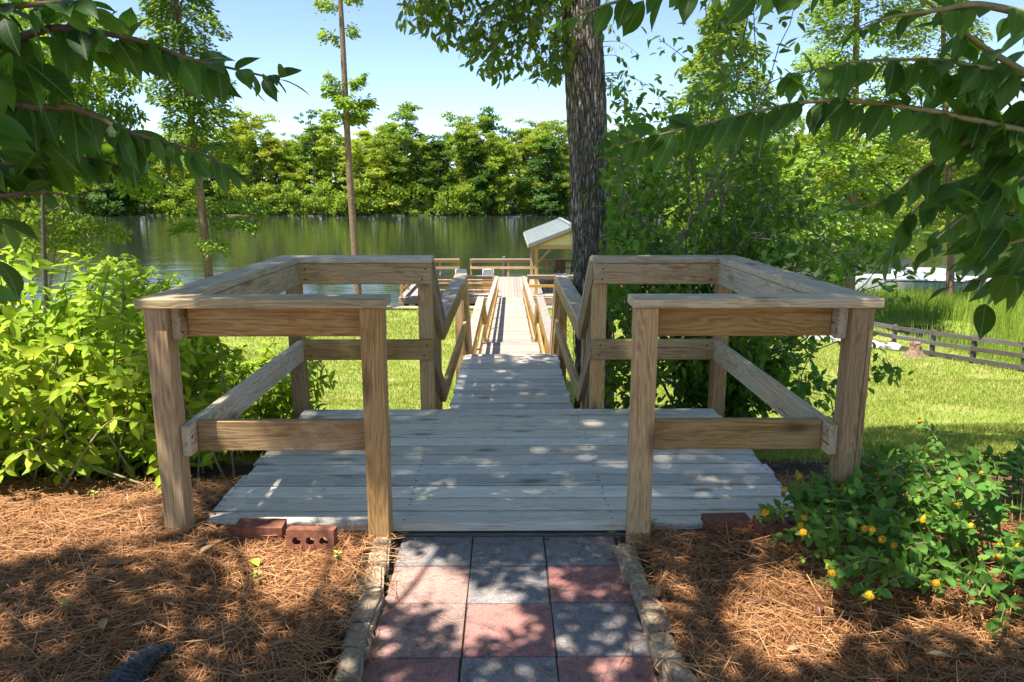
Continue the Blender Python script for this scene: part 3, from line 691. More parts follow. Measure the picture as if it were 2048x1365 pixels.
class Tubes:
    """collects many twigs into one mesh"""
    def __init__(s): s.V = []; s.Q = []; s.n = 0
    def add(s, pts, r0, r1, seg=5):
        pts = np.asarray(pts, float); n = len(pts); d = unit(np.gradient(pts, axis=0))
        a = unit(np.cross(d, np.where(np.abs(d[:, 2:3]) < .9, [[0, 0, 1.]], [[1., 0, 0]]))); b = np.cross(d, a)
        th = np.linspace(0, 2 * np.pi, seg, endpoint=False); r = np.linspace(r0, r1, n)[:, None, None]
        V = pts[:, None] + r * (np.cos(th)[None, :, None] * a[:, None] + np.sin(th)[None, :, None] * b[:, None])
        i = np.arange(n - 1)[:, None] * seg + np.arange(seg)[None]; j = np.arange(n - 1)[:, None] * seg + (np.arange(seg)[None] + 1) % seg
        s.V.append(V.reshape(-1, 3)); s.Q.append((np.stack([i, j, j + seg, i + seg], -1) + s.n).reshape(-1, 4)); s.n += n * seg
    def build(s, name, mat, parent, kind=None):
        if not s.V: return None
        o0 = org(parent); o = obj(name, fast_mesh(name, np.concatenate(s.V) - o0, np.concatenate(s.Q), mat, True), None, parent, o0)
        if kind: o['kind'] = kind
        return o

# ------------------------------------------------------------------ pine straw bed
def strands(name, P, ang, tilt, L, W, mat, curve):
    n = len(P); t = np.array([0, .5, 1.0])
    dx, dy = np.cos(ang), np.sin(ang); nx_, ny_ = -dy, dx
    V = np.zeros((n, 3, 2, 3))
    for k, tt in enumerate(t):
        s = (tt - 0.5) * L
        c = curve * L * (0.25 - (tt - .5) ** 2)
        cx_ = P[:, 0] + dx * s + nx_ * c; cy_ = P[:, 1] + dy * s + ny_ * c
        cz = P[:, 2] + tilt * s + 0.003
        for q, sg in enumerate((-1, 1)):
            V[:, k, q] = np.stack([cx_ + sg * nx_ * W / 2, cy_ + sg * ny_ * W / 2, cz + sg * W * 0.2], -1)
    base = (np.arange(n) * 6)[:, None, None]
    Q = np.array([[0, 2, 3, 1], [2, 4, 5, 3]])[None] + base
    rnd = np.repeat(np.clip(RNG.beta(1.3, 1.5, n) * .75 + .30 + .22 * np.sin(P[:, 0] * 6 + 2 * np.sin(P[:, 1] * 5)) * np.sin(P[:, 1] * 7 + P[:, 0] * 3), 0, .999), 6)
    return obj(name, fast_mesh(name, V.reshape(-1, 3), Q.reshape(-1, 4), mat, False, rnd))
n = 95000
X = RNG.uniform(-3.4, 3.4, n); Y = RNG.uniform(-2.3, 0.9, n)
keep = ~((X > -0.56) & (X < 0.52) & (Y < 0.1)) & ~((X > -1.36) & (X < 1.37) & (Y > 0.06))
keep &= (Y < 0.35 + 0.5 * RNG.random(n)) | (RNG.random(n) < 0.25)
# a few strays lie on the pavers
stray = RNG.random(n) < 0.012
X, Y = X[keep | (stray & (Y < 0.05))], Y[keep | (stray & (Y < 0.05))]; n = len(X)
Z = ground(X, Y) + RNG.random(n) ** 2 * 0.028
onp = (X > -0.56) & (X < 0.52) & (Y < 0.1); Z[onp] = PZ + 0.004
tl = RNG.normal(0, 0.16, n); tl[onp] *= 0.05
xe = np.concatenate([RNG.uniform(-.66, -.40, 1500), RNG.uniform(.40, .66, 1500)]); ye = RNG.uniform(-1.6, .05, 3000); kp = RNG.random(3000) < np.clip((np.abs(xe) - .38) * 2.5, .06, .6); xe, ye = xe[kp], ye[kp]
ze = np.where(np.abs(xe) > .47, -.040, PZ + .006) + RNG.random(len(xe)) * .008
X = np.concatenate([X, xe]); Y = np.concatenate([Y, ye]); Z = np.concatenate([Z, ze]); tl = np.concatenate([tl, RNG.normal(0, .05, len(xe))]); n = len(X)
o = strands('pine_straw', np.stack([X, Y, Z], -1), RNG.uniform(0, 2 * np.pi, n), tl, RNG.uniform(.07, .20, n), RNG.uniform(.0014, .0026, n), ML_STRAW, RNG.normal(0, .28, n))
tag(o, 'rust brown pine needles strewn over the beds on both sides of the path', 'pine straw', kind='stuff')

# lawn blades
def blades(name, X, Y, H, W, mat, label, cat, lean=0.35):
    n = len(X); Z = ground(X, Y) - 0.004; a = RNG.uniform(0, 2 * np.pi, n); b = RNG.uniform(0, 2 * np.pi, n); l = RNG.random(n) * lean * H
    V = np.zeros((n, 3, 3)); cx_, sx_ = np.cos(a) * W / 2, np.sin(a) * W / 2
    V[:, 0] = np.stack([X - cx_, Y - sx_, Z], -1); V[:, 1] = np.stack([X + cx_, Y + sx_, Z], -1)
    V[:, 2] = np.stack([X + np.cos(b) * l, Y + np.sin(b) * l, Z + H], -1)
    rnd = np.repeat(np.clip(RNG.normal(.45, .22, n) + 0.2 * np.sin(X * .7 + 1.5 * np.sin(Y * .5)) * np.sin(Y * .6) + 0.25 * np.sin(X * 1.9 + np.sin(Y * 1.3)) * np.cos(Y * 1.6), 0, 0.999), 3)
    o = obj(name, fast_mesh(name, V.reshape(-1, 3), np.arange(3 * n).reshape(-1, 3), mat, False, rnd))
    return tag(o, label, cat, kind='stuff')
n = 330000
dist = 4.2 * (32 / 4.2) ** RNG.random(n)      # log-uniform depth
Y = dist - 2.867; X = RNG.uniform(-0.74, 0.74, n) * (dist + 1.0)
ok = (Y > 1.2) & (Y < SHORE_Y - .1) & (X < 13.0) & (X > -20)
patch = np.sin(X * 2.1 + 1.3 * np.sin(Y * 1.7)) * np.sin(Y * 2.3 + X) + 0.5 * np.sin(X * 5.3 + Y * 4.1)
ok &= (Y > 2.3 + 0.7 * patch) | (RNG.random(n) < 0.12)
ok &= ~((np.abs(X) < 1.35) & (Y < 1.95))
worn = np.sin(X * .9 + 2.2 * np.sin(Y * .45 + X * .3)) * np.sin(Y * .8 + 1.7 * np.sin(X * .6)) + .35 * np.sin(X * 3.1 + Y * 2.7)
ok &= (worn < .55) | (RNG.random(n) < .35)
X, Y, dist = X[ok], Y[ok], dist[ok]; n = len(X)
blades('lawn_grass', X, Y, (0.028 + 0.0022 * dist) * RNG.uniform(.6, 1.4, n), 0.004 + 0.0011 * dist, ML_GRASS, 'short bright green lawn sloping down to the river', 'grass', 0.9)
n = 42000
X = RNG.uniform(13.9, 36, n); Y = RNG.uniform(11, 34, n); ok = ground(X, Y) > WATER + 0.08
X, Y = X[ok], Y[ok]; n = len(X)
blades('marsh_grass', X, Y, RNG.uniform(.4, 1.05, n), RNG.uniform(.02, .05, n), ML_MARSH, 'tall yellow green marsh grass beyond the low fence', 'marsh grass', 0.4)

# ------------------------------------------------------------------ crape myrtles on both sides of the camera
SPOTS = [(170, 1010, 190, 75), (30, 1030, 130, 80), (615, 1150, 130, 75), (855, 1180, 90, 50), (985, 1245, 75, 55), (1570, 1240, 95, 85), (770, 1112, 30, 45), (1950, 1150, 120, 120), (330, 1110, 110, 18), (590, 1030, 40, 18), (425, 1040, 40, 22), (1130, 1185, 40, 16), (1840, 990, 60, 40), (560, 1240, 40, 12), (1400, 1060, 50, 10), (2000, 930, 60, 40)]
def in_spot(x, y): return any(((x - a) / (rx * 1.2)) ** 2 + ((y - b) / (ry * 1.25)) ** 2 < 1 for a, b, rx, ry in SPOTS)
def crown_over(root, foot, hrange, ll, mat, per, spread, gap=True, start=None):
    """crown clumps, outside the picture, that hang between the sun and the ground points in foot"""
    P, D, Nn, L = [], [], [], []; tw = Tubes(); top = org(root) + np.array([0, 0, 2.75])
    for fi, (gx, gy) in enumerate(foot):
        h = RNG.uniform(*hrange); g = np.array([gx, gy, float(ground(gx, gy))]); cc = g + SUN * h / SUN[2]
        if fi % 4 == 0:
            s0 = top if start is None else start[RNG.integers(0, len(start))]
            tw.add(bez([s0, s0 * .5 + cc * .5 + (0, 0, .35), cc], 10), .022, .006, 5)
        n_ = per; pp = cc + RNG.normal(0, spread, (n_, 3)) * (1, 1, .6)
        # where its shade falls, to keep the sunny gaps of the crown open
        t = (pp[:, 2] - g[2]) / SUN[2]; sh = pp - SUN * t[:, None]; sx, sy, _ = project(sh)
        x, y, d = project(pp); out = ~((d > 0.15) & (x > -40) & (x < 2088) & (y > -25))
        if gap: out &= np.array([not in_spot(a, b) for a, b in zip(sx, sy)])
        pp = pp[out]
        if len(pp) == 0: continue
        P.append(pp); D.append(rv(len(pp)) - (0, 0, .4)); Nn.append(rv(len(pp)) * .6 + (0, 0, 1)); L.append(RNG.uniform(.8, 1.25, len(pp)) * ll)
    tw.build('bough', M_BRANCH, root, 'stuff')
    leaves_joined('crown', np.concatenate(P), np.concatenate(D), np.concatenate(Nn), np.concatenate(L), T_LOW, mat, root)
def foot_grid(x0, x1, y0, y1, step, test=None):
    out = []
    for x in np.arange(x0, x1, step):
        for y in np.arange(y0, y1, step):
            q = (x + RNG.normal(0, step * .25), y + RNG.normal(0, step * .25))
            if test is None or test(*q): out.append(q)
    return out
def myrtle(base, branches, dark_pts, label, footprint, hrange, trunk_top):
    root = empty('crape_myrtle', base, label, 'tree')
    b = np.array(base)
    tw = Tubes(); top = np.array(trunk_top); stems = []
    for k in range(3):
        off = np.array([0.09 * math.cos(k * 2.1), 0.09 * math.sin(k * 2.1), 0])
        sc_ = bez([b + off - (0, 0, .1), b + off * 2 + (0, 0, .8), top + off * 3 + (0, 0, .2), top + off * 6 + (-.15 * np.sign(b[0]) * k, 0, 1.5)], 40); stems.append(sc_)
        tw.add(sc_, 0.05, 0.022, 8)
    tw.build('trunk', M_BRANCH, root)
    P, D, Nn, L = [], [], [], []
    for bi, (pts, r0, step, ll, mat) in enumerate(branches):
        w_ = np.array([atY(x, y, yy) for x, y, yy in pts]); c = bez(w_, 40)
        st_ = stems[bi % 3]; zz_ = float(np.clip(c[0][2] - RNG.uniform(.25, .55), .7, 1.9)); s0 = st_[int(np.argmin(np.abs(st_[:, 2] - zz_)))]
        dc = unit(c[0] - c[3]); lead = bez([s0, s0 * .55 + c[0] * .45 + np.array([0, 0, .10]) + RNG.normal(0, .03, 3), c[0] + dc * .05], 14)
        tt = Tubes(); tt.add(np.vstack([lead, c]), r0 * 2.2, r0 * 0.35, 6)
        tt.build('branch', mat, root)
        seg = np.linalg.norm(np.diff(c, axis=0), axis=1); s = np.concatenate([[0], np.cumsum(seg)])
        q = 0.01; side = 1
        while q < s[-1]:
            i = min(np.searchsorted(s, q), 39); p = c[i]; d = unit(c[min(i + 1, 39)] - c[max(i - 1, 0)])
            lat = unit(np.cross(d, (0, 0, 1)))
            for sg in (1, -1):
                dd = d * RNG.uniform(.25, .7) + sg * lat * RNG.uniform(.35, .9) + np.array([0, 0, RNG.uniform(-1.15, -.1)])
                if RNG.random() < 0.16: dd[2] = abs(dd[2]) * .7
                nn = np.array([0, 0, 1]) + RNG.normal(0, .35, 3) - np.array([0, .5, 0])
                P.append(p + RNG.normal(0, .003, 3)); D.append(dd); Nn.append(nn); L.append(.88 * ll * RNG.uniform(.55, 1.2) * (0.55 + 0.45 * min(1, (s[-1] - q) / 0.12)))
            q += step * RNG.uniform(.7, 1.3)
        P.append(c[-1]); D.append(c[-1] - c[-4]); Nn.append((0, 0, 1)); L.append(ll * .6)
    for (x, y, yy, rx, ry, m) in dark_pts:     # dense inner foliage
        for k in range(m):
            P.append(atY(RNG.normal(x, rx), RNG.normal(y, ry), yy + RNG.uniform(-.12, .25))); D.append(rv(1)[0] * (1, .8, .5) - (0, 0, .6)); Nn.append(rv(1)[0] * .6 + (0, -.3, .8)); L.append(.07 * RNG.uniform(.8, 1.2))
    h_ = RNG.random(len(P)) < .5; P, D, Nn, L = map(np.array, (P, D, Nn, L))
    leaves(P[h_], D[h_], Nn[h_], L[h_], T_MYR, ML_MYRTLE, root, 150, ML_MYRTLE_S)
    leaves(P[~h_], D[~h_], Nn[~h_], L[~h_], T_MYR2, ML_MYRTLE, root, 150, ML_MYRTLE_S)
    crown_over(root, footprint, hrange, .09, ML_MYRTLE_S, 115, .15)
    return root
yl = -1.72
LB = [([(-60, 110, yl), (50, 72, yl), (120, 56, yl), (225, 70, yl), (300, 88, yl), (370, 116, yl), (440, 132, yl), (560, 160, yl)], .004, .017, .084, M_TWIG),
      ([(-60, 190, yl), (65, 215, yl), (150, 217, yl), (250, 262, yl), (330, 285, yl), (400, 305, yl), (450, 335, yl)], .004, .017, .084, M_TWIG),
      ([(-60, 345, yl + .1), (60, 322, yl + .1), (150, 315, yl + .1), (230, 330, yl + .1), (300, 350, yl + .1)], .003, .019, .08, M_TWIG),
      ([(-60, 20, yl - .1), (60, 10, yl - .1), (150, 5, yl - .1), (200, 25, yl - .1)], .003, .019, .082, M_TWIG),
      ([(-60, 400, yl), (20, 390, yl), (90, 385, yl), (150, 395, yl)], .003, .035, .065, M_TWIG)]
myrtle((-1.75, -2.0, float(ground(-1.75, -2.0))), LB, [(-35, 330, yl, 40, 120, 70), (0, 110, yl - .05, 50, 70, 36), (50, 310, yl + .1, 50, 50, 18)],
       'dark leaved crape myrtle reaching in from the top left corner', foot_grid(-2.6, -.1, -3.0, .45, .26, lambda x, y: y < .1 + .25 * (x + 1.4) or x > -1.4), (3.6, 5.2), (-1.45, -1.85, 1.45))
yr = -1.55
RB = [([(2110, 190, yr), (2048, 145, yr), (1960, 90, yr), (1900, 40, yr), (1830, -15, yr)], .0045, .04, .085, M_TWIG_G),
      ([(2060, 265, yr), (1945, 240, yr), (1850, 220, yr), (1700, 202, yr), (1610, 205, yr), (1500, 226, yr), (1400, 250, yr), (1300, 275, yr), (1205, 300, yr)], .0035, .018, .074, M_TWIG_G),
      ([(2060, 150, yr), (1960, 135, yr), (1870, 120, yr), (1710, 124, yr), (1570, 155, yr)], .003, .020, .082, M_TWIG_G),
      ([(2080, 335, yr), (2000, 388, yr), (1930, 432, yr), (1880, 472, yr), (1860, 495, yr)], .003, .021, .086, M_TWIG_G),
      ([(2060, 235, yr + .1), (1950, 275, yr + .1), (1850, 335, yr + .1), (1770, 400, yr + .1), (1712, 415, yr + .1)], .0035, .034, .075, M_TWIG_G),
      ([(1760, -40, yr), (1560, -18, yr), (1380, -22, yr), (1230, 5, yr), (1135, 42, yr)], .004, .036, .075, M_TWIG_G),
      ([(2090, 470, yr), (2010, 490, yr), (1960, 520, yr)], .003, .03, .08, M_TWIG_G),
      ([(2110, 520, yr + .05), (2020, 545, yr + .05), (1950, 560, yr + .05), (1900, 575, yr + .05)], .003, .03, .075, M_TWIG_G),
      ([(2100, 330, yr + .2), (1960, 350, yr + .2), (1850, 400, yr + .2), (1800, 470, yr + .2), (1780, 520, yr + .2)], .003, .03, .08, M_TWIG_G),
      ([(2100, 40, yr - .1), (1960, 10, yr - .1), (1880, 20, yr - .1), (1780, 35, yr - .1), (1720, 60, yr - .1)], .004, .034, .078, M_TWIG_G)]
myrtle((1.85, -1.75, float(ground(1.85, -1.75))), RB, [(2020, 330, yr + .12, 55, 120, 140), (1960, 215, yr + .1, 80, 70, 60), (1960, 420, yr + .05, 60, 60, 24), (2048, 540, yr, 30, 30, 10)],
       'dark leaved crape myrtle reaching in from the top right corner', foot_grid(-.1, 3.6, -3.0, .6, .26), (3.6, 5.4), (1.5, -1.6, 1.35))

# ------------------------------------------------------------------ big ridged trunk beside the boardwalk
def bark_mat():
    m, nt, p = mat_new('ridged_bark')
    tc = N(nt, 'ShaderNodeTexCoord'); v = mapping(nt, tc.outputs['Object'], (36, 36, 6.5))
    vo = N(nt, 'ShaderNodeTexVoronoi', feature='DISTANCE_TO_EDGE'); vo.inputs['Scale'].default_value = 1.0
    nz = N(nt, 'ShaderNodeTexNoise'); nz.inputs['Scale'].default_value = 1.2; nt.links.new(v, nz.inputs['Vector'])
    av = N(nt, 'ShaderNodeVectorMath', operation='ADD'); nt.links.new(v, av.inputs[0]); nt.links.new(nz.outputs['Color'], av.inputs[1]); nt.links.new(av.outputs[0], vo.inputs['Vector'])
    fine = noise(nt, tc.outputs['Object'], 70, 4, .65)
    h = math_n(nt, 'ADD', math_n(nt, 'MINIMUM', math_n(nt, 'MULTIPLY', vo.outputs['Distance'], 3.0), 1.0), math_n(nt, 'MULTIPLY', fine, 0.4))
    col = ramp(nt, h, [(0.1, (0.035, 0.027, 0.02)), (0.55, (0.23, 0.19, 0.145)), (1.0, (0.45, 0.39, 0.32))])
    nt.links.new(col, p.inputs['Base Color']); p.inputs['Roughness'].default_value = .95; p.inputs['Specular IOR Level'].default_value = .1
    bump(nt, h, 1.0, 0.03, p); return m
YT = 4.55
tp = [atY(px, py, YT) for px, py in ((1190, 815), (1186, 640), (1182, 450), (1172, 200), (1161, 0), (1150, -300), (1130, -700), (1100, -1500), (1080, -2000))]
tz = float(ground(tp[0][0], YT)); tp[0][2] = tz - 0.1
root = empty('shade_tree', (tp[0][0], YT, tz), 'large tree with deeply ridged bark trunk just right of the boardwalk', 'tree')
c = bez(tp, 260); seg = 110; V = []; Fc = []
for i, p in enumerate(c):
    zr = p[2] - tz; r = 0.172 + 0.10 * math.exp(-zr / 0.25) + 0.004 * zr - 0.016 * max(0, zr - 4)
    for k in range(seg):
        a = 2 * math.pi * k / seg
        rg = abs(math.sin(a * 11 + 1.1 * math.sin(zr * 3.1 + a * 2) + 0.7 * math.sin(zr * 7.7 + a * 5))) * (0.55 + 0.45 * math.sin(zr * 13 + 5 * math.sin(a * 9)))
        rr = r * (1 + 0.03 * math.sin(2 * a + zr)) + 0.017 * rg - 0.006 + random.uniform(-.0015, .0015)
        V.append((p[0] + rr * math.cos(a), p[1] + rr * math.sin(a), p[2]))
for i in range(len(c) - 1):
    for k in range(seg): Fc.append((i * seg + k, i * seg + (k + 1) % seg, (i + 1) * seg + (k + 1) % seg, (i + 1) * seg + k))
o0 = np.array(root.location); obj('trunk', fast_mesh('trunk', np.array(V) - o0, Fc, bark_mat(), True), None, root, o0)
top = c[-1]
tw = Tubes(); ends = []
for k in range(13):
    a = k * 2.4; s = c[int(len(c) * (0.62 + 0.37 * k / 13))]
    R_ = RNG.uniform(2.4, 4.0); e = s + np.array([math.cos(a) * R_ - .8, math.sin(a) * R_ - 1.5, RNG.uniform(.8, 2.2)])
    mid = (s + e) / 2 + (0, 0, .5); br = bez([s, mid, e], 12); tw.add(br, .07, .015, 7); ends += [br[5], br[7], br[9], br[11]]
tw.build('limb', M_BRANCH, root)
P, D, Nn, L = [], [], [], []
# drooping leafy twigs that hang into the picture, left and right of the trunk
hang = Tubes()
def inpoly(x, y, poly):
    ins = False
    for i in range(len(poly)):
        (x1, y1), (x2, y2) = poly[i], poly[i - 1]
        if (y1 > y) != (y2 > y) and x < (x2 - x1) * (y - y1) / (y2 - y1) + x1: ins = not ins
    return ins
POLY = [(780, -60), (792, 40), (850, 75), (905, 105), (940, 140), (985, 165), (1040, 150), (1085, 175), (1130, 160), (1150, 60), (1155, -60)]
cnt = 0
while cnt < 400:
    x, y = RNG.uniform(780, 1160), RNG.uniform(-60, 180)
    if not inpoly(x, y, POLY): continue
    cnt += 1
    e = atY(x, y, YT + RNG.uniform(-.55, .45)); s = e + np.array([RNG.uniform(.05, .25), RNG.uniform(-.1, .1), RNG.uniform(.10, .28)])
    br = bez([s, (s + e) / 2 + (0, 0, .03), e], 6); hang.add(br, .0035, .0015, 4)
    for q in range(5):
        p = br[q + 1]
        P.append(p); D.append(rv(1)[0] * .8 + (-.15, 0, -.65)); Nn.append(rv(1)[0] * .8 + (0, -.4, .6)); L.append(RNG.uniform(.07, .12))
for (x, y, sx_, sy_, m) in ((1240, 130, 32, 45, 34), (1225, 40, 28, 40, 34), (1275, 190, 18, 14, 6), (1215, 260, 10, 40, 12), (1165, 560, 14, 20, 9), (1205, 430, 16, 30, 22), (1200, 500, 16, 25, 18), (1165, 400, 8, 20, 8)):
    for k in range(max(2, m // 5)):
        e = atY(RNG.normal(x, sx_), RNG.normal(y, sy_), YT - .26 + RNG.uniform(-.1, .1)); s = c[int(np.argmin(np.abs(c[:, 2] - e[2] - .15)))] + np.array([.17 * np.sign(e[0] - c[60][0]), -.08, 0])
        br = bez([s, (s + e) / 2 + (0, 0, .06), e], 8); hang.add(br, .0035, .0015, 4)
        for q in range(5): P.append(br[3 + q] + RNG.normal(0, .01, 3)); D.append(rv(1)[0] * .8 + (0, 0, -.5)); Nn.append(rv(1)[0] * .7 + (0, -.5, .6)); L.append(RNG.uniform(.05, .09))
hang.build('twig', M_TWIG, root, 'stuff')
leaves(P, D, Nn, L, T_GUM, ML_GUM, root, 300)
# crown out of the frame
fp = foot_grid(-1.35, 2.2, .2, 2.3, .36) + foot_grid(-.75, 1.7, 2.3, 5.5, .36) + foot_grid(1.7, 8.4, .3, 5.4, .48, lambda x, y: y < 4.9 + .35 * math.sin(x * 2))
crown_over(root, fp, (9.0, 12.5), .17, ML_GUM, 98, .27, start=c[-60:])
# bare vine on the lower trunk
vn = Tubes()
for k in range(16):
    a0 = RNG.uniform(math.pi, 2 * math.pi); pts = []
    for q in range(14):
        t = q / 13 * RNG.uniform(.95, 1.05); i = int(10 + t * 75); a = a0 + 0.5 * math.sin(q * .9 + k); r = .198 + .02 * RNG.random() + (.06 if q == 13 else 0)
        pts.append(c[i] + np.array([math.cos(a) * r, math.sin(a) * r, RNG.uniform(-.03, .03)]))
    vn.add(bez(pts, 30), .0045, .002, 4)
vn.build('vine_stem', M_BRANCH, root, 'stuff')

# ------------------------------------------------------------------ camellia shrub behind the right back rail
cb = np.array([1.75, 3.15, float(ground(1.75, 3.15))])
root = empty('camellia_shrub', cb, 'tall dark glossy leaved shrub right of the big trunk, behind the deck railing', 'shrub')
st = Tubes(); tips = []
def shrub_branch(p, d, L_, r, lvl):
    n_ = 7; pts = [p]; dd = unit(d)
    for i in range(n_ - 1):
        dd = unit(dd + RNG.normal(0, .13, 3) + np.array([0, 0, .03])); q_ = pts[-1] + dd * L_ / (n_ - 1); q_[0] = max(q_[0], .86); pts.append(q_)
    st.add(np.array(pts), r, r * .5, 5)
    if lvl == 0:
        for q in pts[2:]: tips.append((q, dd))
        return
    for k in range(4 if lvl > 1 else 4):
        i = RNG.integers(2, n_); nd = unit(dd + RNG.normal(0, .62, 3)); shrub_branch(pts[i], nd, L_ * RNG.uniform(.5, .75), r * .55, lvl - 1)
for tx, ty, tz_ in ((1.05, 3.0, 1.0), (1.25, 3.3, 1.7), (1.7, 2.9, 1.5), (2.05, 3.3, 1.75), (2.4, 3.2, 1.35), (2.5, 3.4, .8), (2.2, 2.8, .35), (1.2, 2.7, .2), (1.5, 3.6, 1.1), (2.3, 3.5, .9), (2.2, 2.7, -.25), (1.4, 2.75, -.3), (1.0, 3.5, .5), (1.0, 3.1, 1.5), (1.35, 3.0, .75), (1.1, 3.2, .1), (1.6, 3.1, .5), (2.0, 3.0, 1.1), (1.5, 3.2, 1.95), (1.9, 2.9, .1), (2.95, 3.5, .75), (3.1, 3.6, 1.15)):
    t = np.array([tx, ty, tz_]); d = t - cb
    shrub_branch(cb + RNG.normal(0, .08, 3) * (1, 1, 0), d + np.array([0, 0, .2]), np.linalg.norm(d) * .75, .016, 2)
st.build('stem', M_BRANCH, root, 'stuff')
P, D, Nn, L = [], [], [], []
tips_ = tips
for q, d in tips_:
    for k in range(10):
        p = q + RNG.normal(0, .05, 3)
        if k >= 8: continue
        if p[1] < 2.0 and abs(p[0]) < 1.5 and p[2] < 1.0: p[1] = 2.0 + RNG.random() * .4
        P.append(p); D.append(d * .5 + rv(1)[0] * .9 - (0, 0, .25)); Nn.append(rv(1)[0] * .6 + (0, -.2, .9)); L.append(RNG.uniform(.06, .10))
P = np.array(P); D = np.array(D); Nn = np.array(Nn); L = np.array(L)
ok = (P[:, 2] > ground(P[:, 0], P[:, 1]) + .02) & (P[:, 0] > xc(3) + .70)
leaves(P[ok], D[ok], Nn[ok], L[ok], T_CAM, ML_CAM, root, 300)
print('camellia leaves', ok.sum())

# ------------------------------------------------------------------ beautyberry at left
bb = np.array([-2.7, 1.2, float(ground(-2.7, 1.2))])
root = empty('beautyberry_bush', bb, 'big sunlit yellow green leafy bush left of the deck', 'bush')
st = Tubes(); P, D, Nn, L = [], [], [], []
for k in range(430):
    a = RNG.uniform(0, 2 * math.pi); base = bb + np.array([RNG.normal(0, .55), RNG.normal(0, .32), 0])
    rx, ry = 1.6 * RNG.uniform(.1, 1) ** .7, 1.2 * RNG.uniform(.1, 1) ** .7
    tip = bb + np.array([math.cos(a) * rx * 1.02, math.sin(a) * ry, 0])
    rel = min(1, math.hypot((tip[0] - bb[0]) / 1.6, (tip[1] - bb[1]) / 1.25))
    tip[2] = bb[2] + (1.32 - .80 * rel ** 2.2) * RNG.uniform(.75, 1.05)
    if RNG.random() < .33: tip[2] = bb[2] + RNG.uniform(.12, .5)
    if tip[0] > -1.56 and tip[1] < 1.9: tip[0] = -1.56 - RNG.random() * .3
    if k >= 350: tip = np.array([RNG.uniform(-2.4, -1.28), RNG.uniform(2.0, 2.75), RNG.uniform(-.35, .35)]); base = np.array([-2.0 + RNG.normal(0, .2), 2.3 + RNG.normal(0, .15), 0])
    base = base * .6 + np.array([tip[0], tip[1], bb[2]]) * .4; base[2] = float(ground(base[0], base[1]))
    cbz = bez([base, base * .45 + tip * .55 + (0, 0, .16), tip], 16); st.add(cbz, .007, .003, 5)
    lat0 = unit(RNG.normal(size=3) * (1, 1, .1))
    seg_l = np.linalg.norm(np.diff(cbz, axis=0), axis=1).sum(); nn_ = max(4, int(seg_l / .062)); 
    for q in range(nn_):
        t = 0.22 + 0.78 * q / (nn_ - 1); i = min(15, int(t * 15)); p = cbz[i]; d = unit(cbz[min(15, i + 1)] - cbz[max(0, i - 1)])
        lat = lat0 if q % 2 else np.cross(d, lat0)
        for sg in (1, -1):
            dd = sg * unit(lat) * .9 + d * .35 + np.array([0, -.3, RNG.uniform(-.6, .1)]) + RNG.normal(0, .15, 3)
            P.append(p); D.append(dd); Nn.append(np.array([0, -.45, 1]) + .5 * unit(p - bb) * (1, 1, 0) + RNG.normal(0, .28, 3)); L.append(RNG.uniform(.07, .118) * (0.62 if q >= nn_ - 2 else 1))
st.build('stem', M_TWIG_G, root, 'stuff')
P = np.array(P); D = np.array(D); Nn = np.array(Nn); L = np.array(L)
ok = (P[:, 0] < -1.5) | (P[:, 1] > 1.95) | (RNG.random(len(P)) < .2)
print('berry leaves', ok.sum())
leaves(P[ok], D[ok], Nn[ok], L[ok], T_BER, ML_BERRY, root, 300)

# ------------------------------------------------------------------ lantana at right
lb = np.array([2.05, -0.22, float(ground(1.85, -0.25))])
root = empty('lantana_plant', lb, 'sprawling green lantana with yellow orange flower clusters right of the path', 'flowering plant')
st = Tubes(); P, D, Nn, L = [], [], [], []; FL = []
def lant_stem(base, tip, flower):
    cbz = bez([base, base * .4 + tip * .6 + (0, 0, .07), tip], 14); st.add(cbz, .0035, .0018, 4)
    sl_ = np.linalg.norm(np.diff(cbz, axis=0), axis=1).sum(); nn_ = max(3, int(sl_ / .042)); lat0 = unit(RNG.normal(size=3) * (1, 1, .2))
    for q in range(nn_):
        t = 0.2 + 0.8 * q / (nn_ - 1) if nn_ > 1 else 1; i = min(13, int(t * 13)); d = unit(cbz[min(13, i + 1)] - cbz[max(0, i - 1)])
        lat = lat0 if q % 2 else np.cross(d, lat0)
        for sg in (1, -1):
            P.append(cbz[i]); D.append(sg * unit(lat) + d * .35 + np.array([0, 0, RNG.uniform(-.4, .2)])); Nn.append(np.array([0, -.4, 1]) + RNG.normal(0, .35, 3)); L.append(RNG.uniform(.034, .058) * (.6 if q == nn_ - 1 else 1))
    if flower: FL.append((cbz[-1], unit(cbz[-1] - cbz[-3])))
for k in range(230):
    a = RNG.uniform(0, 2 * math.pi); rr = RNG.uniform(.25, 1) ** .7
    tip = lb + np.array([math.cos(a) * 1.08 * rr, math.sin(a) * .74 * rr, 0]); tip[2] = float(ground(tip[0], tip[1])) + max(.05, .40 * (1 - rr ** 2 * .75) * RNG.uniform(.5, 1.1))
    base = lb + np.array([math.cos(a) * .25 * rr, math.sin(a) * .2 * rr, 0]); base = base * .5 + tip * .5; base[2] = float(ground(base[0], base[1]))
    lant_stem(base, tip, False)
FPX = [(1685, 975), (1757, 908), (1775, 902), (1840, 845), (1921, 913), (1755, 952), (1790, 940), (1850, 945), (1965, 948), (1780, 965), (1602, 1052), (1607, 1066), (1660, 1135), (1664, 1148), (1872, 1168), (2040, 1095), (1745, 1060), (1930, 978), (1740, 1192), (1600, 955), (1570, 980), (1532, 1026), (1608, 1038), (1845, 1042), (2042, 1085)]
FPX += [(RNG.uniform(1620, 2040), RNG.uniform(900, 1130)) for _ in range(14)]
